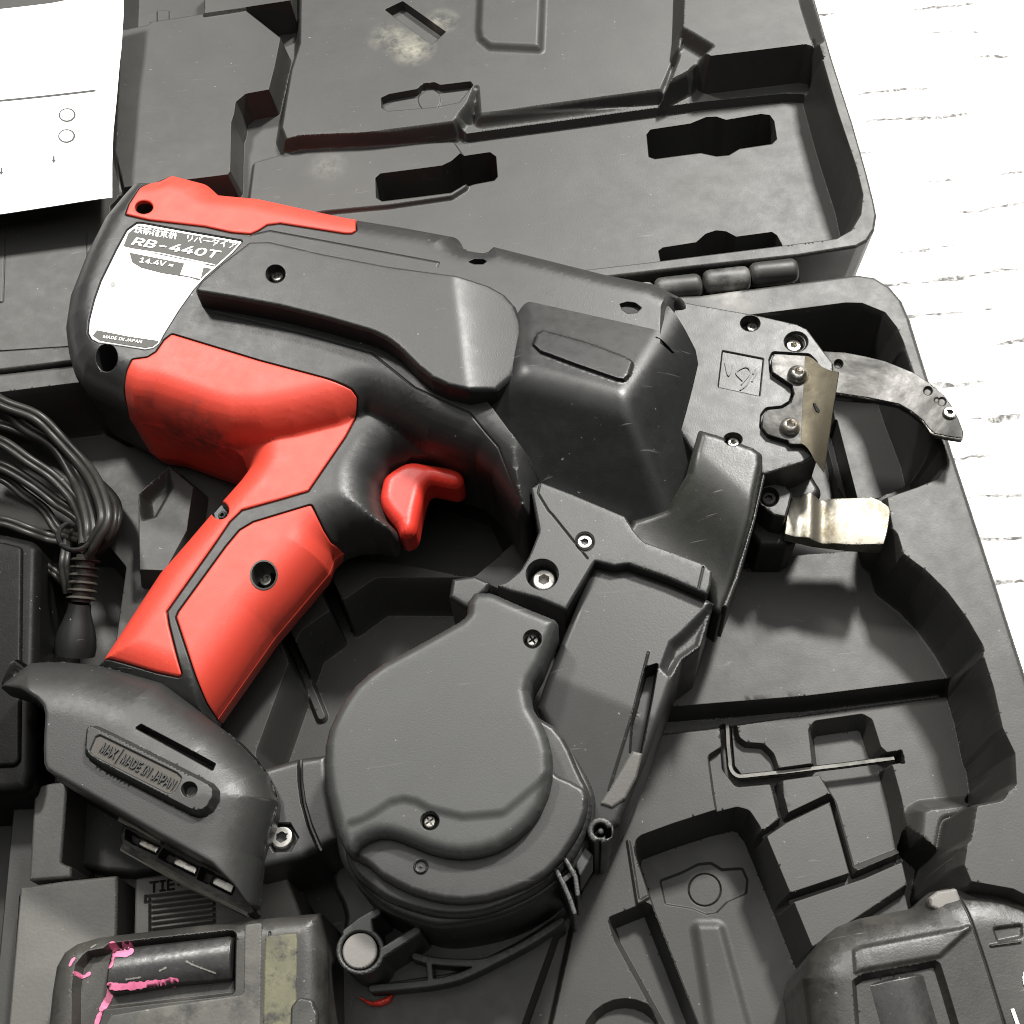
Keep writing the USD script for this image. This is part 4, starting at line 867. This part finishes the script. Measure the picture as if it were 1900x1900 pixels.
def ZPL(q):
    t = (q - pa) @ pe / pl_
    s = (q - pa) @ np.array([-pe[1], pe[0]])
    return 0.0650 + 0.0016 * np.exp(-((t - 0.17) / 0.07) ** 2) - 0.0012 * np.exp(-((t - 0.33) / 0.07) ** 2) + 0.0030 * np.clip((t - 0.35) / 0.65, 0, 1) ** 1.5 - 0.9 * np.clip(np.abs(s + .002) - 0.004, 0, 1) ** 1.5
part('contact_plate', field(plate, ZPL, edge=0.0004, bottom=0.0600, step=0.0014), 'plate_steel', tool)
part('brass_bolt', tube([U(1398, 997, .050), U(1404, 998, .052), U(1416, 996, .052)], 0.0026, 12), 'brass_plate', tool)

# ------------------------------------------------------------------ instruction sheet
def build_sheet():
    o = P([(-260, 62), (0, 29), (100, 18), (170, 6), (212, -6), (236, -12), (233, 40), (224, 120), (218, 190), (212, 250), (210, 310), (210, 371), (150, 378), (70, 389), (0, 399), (-260, 432)], 0.066)
    def zs(q):
        t = (q - U(0, 200, .066)[:2])
        return 0.0665 + 0.0022 * np.clip(t[:, 0] / 0.05, -1, 1) ** 2 * 0.5 + 0.10 * np.clip(t[:, 1] - 0.03, 0, 1)
    top = field(o, zs, bottom=None, step=0.003, mirror=None)
    m = trimesh.Trimesh(np.vstack([top.vertices, top.vertices - [0, 0, 0.0003]]), np.vstack([top.faces, top.faces[:, ::-1] + len(top.vertices)]), process=False)
    s = thing('instruction_sheet', 'white printed paper sheet lying over the left side of the open lid', 'paper sheet', loc=tuple(U(100, 200, .066)))
    part('paper', m, 'paper', s)
    def ink(poly, mat='ink', name='print'):
        poly = max(getattr(poly, 'geoms', [poly]), key=lambda g: g.area)
        return part(name, field(poly, lambda q: zs(q) + 0.0001, bottom=.0664, step=.004), mat, s, smooth=False)
    z = 0.0675
    ink(L([(-100, 196), (0, 184), (175, 168)], z, 0.0013), 'ink', 'printed_rule')
    for cx, cy in ((124, 212), (123, 251)):
        ink(C(cx, cy, z, 16, sy=.8).difference(C(cx - .5, cy - .5, z, 13.2, sy=.8)), 'ink', 'printed_ring')
    for pts in ([(30, 222), (44, 226), (38, 240), (54, 246)], [(38, 218), (54, 222), (48, 236)], [(28, 262), (40, 266), (34, 282), (50, 272)], [(24, 276), (36, 272), (52, 262)]):
        ink(L(pts, z, 0.00025), 'thin_ink', 'printed_line')
    for cx, cy in ((99, 288), (1, 309)):
        ink(P([(cx - 1.5, cy), (cx + 1.5, cy), (cx + 1.5, cy + 7), (cx + 4, cy + 7), (cx - .5, cy + 13), (cx - 4, cy + 7), (cx - 1.5, cy + 7)], z), 'ink', 'printed_arrow')
build_sheet()

# ------------------------------------------------------------------ hex key in its channel
path = [U(1349, 1346, .024), U(1351, 1385, .0235), U(1354, 1415, .023)]
c = [U(1354 + 20 * (1 - math.cos(t)), 1418 + 24 * math.sin(t), .023) for t in np.linspace(0.15, math.pi / 2, 7)]
path += c + [U(1450, 1434, .023), U(1560, 1421, .023), U(1658, 1408, .023)]
k = thing('hex_key', 'thin L-shaped steel hex key lying in its channel of the case tray', 'hex key', loc=tuple(U(1400, 1430, .02)))
part('bar', tube(path, 0.00125, 6), 'key_steel', k, smooth=20)

# ------------------------------------------------------------------ power cord bundle
cord = thing('power_cord', 'coiled black power cord bundle tied together at the left side of the tray', 'power cord', loc=tuple(U(120, 950, .03)))
strands = [([(-60, 700), (0, 740), (60, 775), (110, 815), (150, 860), (176, 910), (188, 960), (178, 1000), (160, 1030)], .062, .0030),
           ([(-60, 716), (0, 752), (50, 790), (100, 828), (140, 880), (160, 930), (168, 980), (160, 1020)], .058, .0030),
           ([(-60, 775), (0, 790), (60, 808), (120, 845), (170, 890), (196, 925), (212, 960), (195, 1000), (170, 1025)], .055, .0024),
           ([(-60, 800), (0, 822), (50, 850), (100, 890), (135, 925), (155, 965), (158, 1010)], .058, .0026),
           ([(-60, 850), (0, 872), (60, 900), (110, 930), (150, 965), (160, 1010)], .052, .0026),
           ([(-60, 880), (0, 890), (40, 915), (80, 945), (110, 985), (150, 1000)], .048, .0022),
           ([(-60, 968), (0, 974), (50, 982), (90, 998), (130, 1003)], .046, .0026),
           ([(40, 1010), (80, 1040), (110, 1070), (126, 1092)], .04, .0020),
           ([(130, 985), (122, 1030), (120, 1060), (128, 1100)], .044, .0022),
           ([(-60, 735), (0, 770), (60, 800), (120, 850), (180, 900), (208, 930), (215, 965), (196, 1005), (172, 1030)], .045, .0024)]
kink = np.random.default_rng(11)
for pts, z, r in strands:
    pts = [pts[0]] + [(a + kink.normal(0, 4.5), b + kink.normal(0, 4.5)) for a, b in pts[1:-2]] + list(pts[-2:])
    r = r * 0.80
    pth = np.array([U(a, b, z + 0.004 * math.sin(i * 1.3)) for i, (a, b) in enumerate(pts)])
    sp = smooth_path(pth, 6)
    t = np.gradient(sp, axis=0); n_ = np.c_[-t[:, 1], t[:, 0], 0 * t[:, 0]]; n_ /= np.linalg.norm(n_, axis=1, keepdims=True)
    m = trimesh.util.concatenate([tube(sp + n_ * r * .55, r * .72, 10), tube(sp - n_ * r * .55, r * .72, 10)])
    part('cord_strand', m, 'cord_rubber', cord)
tie = [U(118 + 30 * math.cos(t) + 20, 985 + 26 * math.sin(t) + 10, .058 + 0.008 * math.sin(t)) for t in np.linspace(0.4, 4.2, 14)]
part('cable_tie', tube(tie, 0.0010, 8), 'glossy_plastic', cord)
p0, p1 = U(160, 1030, .052), U(150, 1118, .046)
sr = part('strain_relief', tube([p0, p1], 0.0036, 12), 'seam_plastic', cord)
for i in range(6):
    q0, q1 = p0 + (p1 - p0) * (0.08 + 0.16 * i), p0 + (p1 - p0) * (0.08 + 0.16 * i + 0.07)
    part('strain_relief_ridge', tube([q0, q0 * .7 + q1 * .3, q0 * .3 + q1 * .7, q1], [.0046, .0056, .0056, .0046], 14), 'seam_plastic', sr)
e0, e1 = U(148, 1120, .046), U(138, 1215, .036)
pl = [e0 + (e1 - e0) * t for t in np.linspace(0, 1, 7)]
part('plug', tube(pl, [.0042, .0046, .0056, .0068, .0076, .0080, .0078], 16), 'glossy_plastic', cord)

# ------------------------------------------------------------------ charger at the left edge
ch = thing('battery_charger', 'black charger box standing in the left edge of the tray below the cords', 'charger', loc=tuple(U(0, 1200, .02)))
part('housing', field(P([(-200, 965), (10, 988), (58, 1000), (70, 1012), (66, 1200), (60, 1432), (50, 1470), (-200, 1480)], 0.056, .003), 0.056, edge=.004, bottom=0.006, step=.004), 'charger_black', ch)
part('cover', field(P([(-200, 980), (0, 1002), (40, 1012), (36, 1420), (-200, 1430)], 0.058, .003), 0.0575, edge=.0015, bottom=0.05, step=.004), 'charger_black', ch)

# ------------------------------------------------------------------ batteries
def battery_left():
    b = thing('battery_pack', 'worn dark battery pack with pink paint smears at the bottom left corner', 'battery pack', loc=tuple(U(350, 1850, .03)))
    z = 0.072
    o = P([(92, 1840), (100, 1792), (116, 1764), (140, 1748), (180, 1736), (300, 1721), (452, 1704), (596, 1690), (604, 1765), (606, 2050), (70, 2050)], z - .003, .001)
    latch = P([(190, 1760), (200, 1750), (430, 1726), (438, 1732), (436, 1838), (430, 1846), (215, 1870), (192, 1872), (184, 1900), (180, 2050), (132, 2050), (134, 1830), (140, 1790), (160, 1765)], z, .0012)
    def zb(q):
        return z - quarter(np.maximum(sdist(o, q), 0), .007, .007)
    part('case', field(o, zb, [F(latch, -0.0045, wi=0.0012, mode='add'), F(L([(500, 1730), (494, 2050)], z, .0008), -0.0006, wi=.0003, mode='add')], bottom=0.03, step=.0022, rings_at=[(o, (.0005, .0015, .003, .005, .007))]), 'battery_plastic', b)
    face = P([(300, 1868), (452, 1846), (454, 1716), (486, 1712), (480, 2050), (192, 2050), (196, 1900), (206, 1884)], z, .001)
    part('face_panel', field(face, z + 0.0003, edge=.0005, drop=.0003, bottom=z - .004, step=.003), 'battery_face', b)
    lt = P([(204, 1768), (216, 1758), (425, 1735), (430, 1742), (428, 1818), (330, 1826), (205, 1846), (196, 1830)], z, .001)
    a, c = U(300, 1745, z)[:2], U(300, 1835, z)[:2]
    ax = (c - a) / np.linalg.norm(c - a); ln = np.linalg.norm(c - a)
    part('latch', field(lt, lambda q: z - 0.003 + 0.0038 * np.sin(np.clip(((q - a) @ ax) / ln, 0, 1) * math.pi * .75 + .3), edge=.0008, bottom=z - .01, step=.0016), 'battery_gloss', b)
    part('worn_strip', field(P([(492, 1740), (500, 1736), (550, 1732), (552, 1745), (546, 2050), (484, 2050)], z, .0006), z + 0.0004, edge=.0006, drop=.0004, bottom=z - .003, step=.003), 'yellow_worn', b)
    part('side_button', field(P([(540, 1868), (556, 1850), (580, 1854), (590, 1880), (588, 2000), (536, 2000)], z, .002), z + 0.0012, edge=.001, bottom=z - .004, step=.003), 'battery_plastic', b)
    rng = np.random.default_rng(4)
    def blob(pts, w0, w1, zz):
        ps = spline(pts, 6, False); parts = []
        for (x0, y0), (x1, y1) in zip(ps[:-1], ps[1:]):
            parts.append(Point(U(x0, y0, zz)[:2]).buffer(w0 + (w1 - w0) * rng.random(), 4))
            parts.append(LineString([U(x0, y0, zz)[:2], U(x1, y1, zz)[:2]]).buffer(w0))
        return unary_union(parts)
    ltop = lambda q: z - 0.003 + 0.0038 * np.sin(np.clip(((q - a) @ ax) / ln, 0, 1) * math.pi * .75 + .3)
    def zpaint(q):
        base = zb(q) + np.where(sdist(latch, q) > 0, -0.0045 * np.clip(sdist(latch, q) / .0012, 0, 1), 0)
        return np.maximum(base, np.where(sdist(lt, q) > 0.0003, ltop(q) - quarter(np.maximum(sdist(lt, q), 0), .0008, .0008), -1)) + 0.00025
    for pts, w0, w1 in (([(208, 1754), (210, 1766), (206, 1782), (206, 1792)], .0011, .0013), ([(212, 1764), (226, 1768), (242, 1766)], .0012, .0017), ([(228, 1756), (236, 1752)], .0010, .0013), ([(206, 1830), (222, 1832), (250, 1830), (290, 1826), (328, 1821)], .0008, .0013), ([(200, 1834), (196, 1848), (188, 1862), (184, 1870)], .0009, .0013), ([(182, 1884), (176, 1905), (176, 1930)], .0012, .0020), ([(132, 1792), (136, 1784), (140, 1779)], .0004, .0006), ([(141, 1806), (148, 1810), (160, 1803)], .0004, .0007)):
        g = blob(pts, w0, w1, z - .001).buffer(-.0003).buffer(.0003)
        part('paint_smear', field(max(getattr(g, 'geoms', [g]), key=lambda q: q.area), zpaint, bottom=z - .012, step=.0008, estep=.0004), 'pink_paint', b)
    for pts in ([(348, 1785), (362, 1792), (400, 1806)], [(298, 1802), (310, 1796)], [(236, 1818), (262, 1814)], [(168, 1758), (176, 1752)]):
        g = blob(pts, .0002, .0004, z)
        part('scuff', field(max(getattr(g, 'geoms', [g]), key=lambda q: q.area), zpaint, bottom=z - .01, step=.0012), 'cap_plastic', b)
battery_left()

def battery_right():
    b = thing('battery_pack', 'dark battery pack with white lettering at the bottom right corner', 'battery pack', loc=tuple(U(1750, 1850, .03)))
    z = 0.062
    o = P([(1494, 1830), (1490, 1815), (1500, 1780), (1532, 1735), (1556, 1716), (1600, 1700), (1704, 1680), (1714, 1664), (1728, 1652), (1776, 1640), (1830, 1638), (1900, 1655), (1960, 1680), (2050, 1740), (2050, 2080), (1520, 2080), (1500, 1880)], z - .008, .002)
    def zb(q):
        d = np.maximum(sdist(o, q), 0)
        return z - quarter(d, .016, .012)
    rec = P([(1582, 1820), (1600, 1808), (1700, 1790), (1735, 1782), (1744, 1788), (1756, 1826), (1778, 1900), (1810, 2060), (1600, 2060)], z, .0012)
    part('case', field(o, zb, [F(rec, -0.0030, wi=0.0014, mode='add'), F(L([(1777, 1640), (1800, 1700), (1830, 1790), (1864, 1900), (1900, 2040)], z, .0007), -0.0007, wi=.0002, mode='add'), F(P([(1580, 1760), (1596, 1752), (1780, 1718), (1800, 1712), (1806, 1724), (1745, 1780), (1600, 1806), (1582, 1812)], z, .001), 0.0008, wi=0.0016, mode='add', soft=True),
          F(P([(1840, 1720), (1900, 1712), (1900, 1740), (1850, 1750)], z, .001), -0.0012, wi=.001, mode='add', soft=True), F(L([(1838, 1755), (1892, 1748)], z, .001), 0.0006, wi=.0004, mode='add')],
         bottom=0.004, step=.002, rings_at=[(o, (.0004, .0012, .0025, .005, .008, .012))]), 'battery_plastic', b)
    ins = P([(1596, 1830), (1612, 1822), (1700, 1804), (1724, 1800), (1732, 1812), (1752, 1880), (1790, 2060), (1620, 2060)], z, .0012)
    a, c = U(1590, 1860, z)[:2], U(1760, 1830, z)[:2]
    ax = (c - a) / np.linalg.norm(c - a); ln = np.linalg.norm(c - a)
    part('side_latch', field(ins, lambda q: z - 0.0055 + 0.0042 * np.sin(np.clip(((q - a) @ ax) / ln, 0, 1) * math.pi), edge=.0012, bottom=z - .012, step=.0016), 'battery_gloss', b)
    part('rim_tab', field(P([(1722, 1666), (1738, 1654), (1774, 1648), (1786, 1682), (1740, 1690), (1726, 1684)], z - .004, .001), z - 0.0028, edge=.001, bottom=z - .02, step=.003), 'cap_plastic', b)
    put_text('CO', (1906, 1862), (1982, 1846), z, 0.0100, 0.0002, 'white_print', 'lettering', b, bold=True, drape=lambda q: zb(q) + 0.0002)
    put_text('Li', (1884, 1912), (1960, 1896), z, 0.0060, 0.0002, 'white_print', 'lettering', b, bold=True, drape=lambda q: zb(q) + 0.0002)
battery_right()

sc = P([(1826, 1640), (1836, 1632), (1874, 1630), (1884, 1638), (1898, 1662), (1880, 1672), (1830, 1656)], 0.056)
single('paper_scrap', field(sc, 0.0565, edge=.0004, bottom=0.0545, step=.004), 'paper', 'small pale scrap wedged behind the battery pack at the right', 'paper scrap')
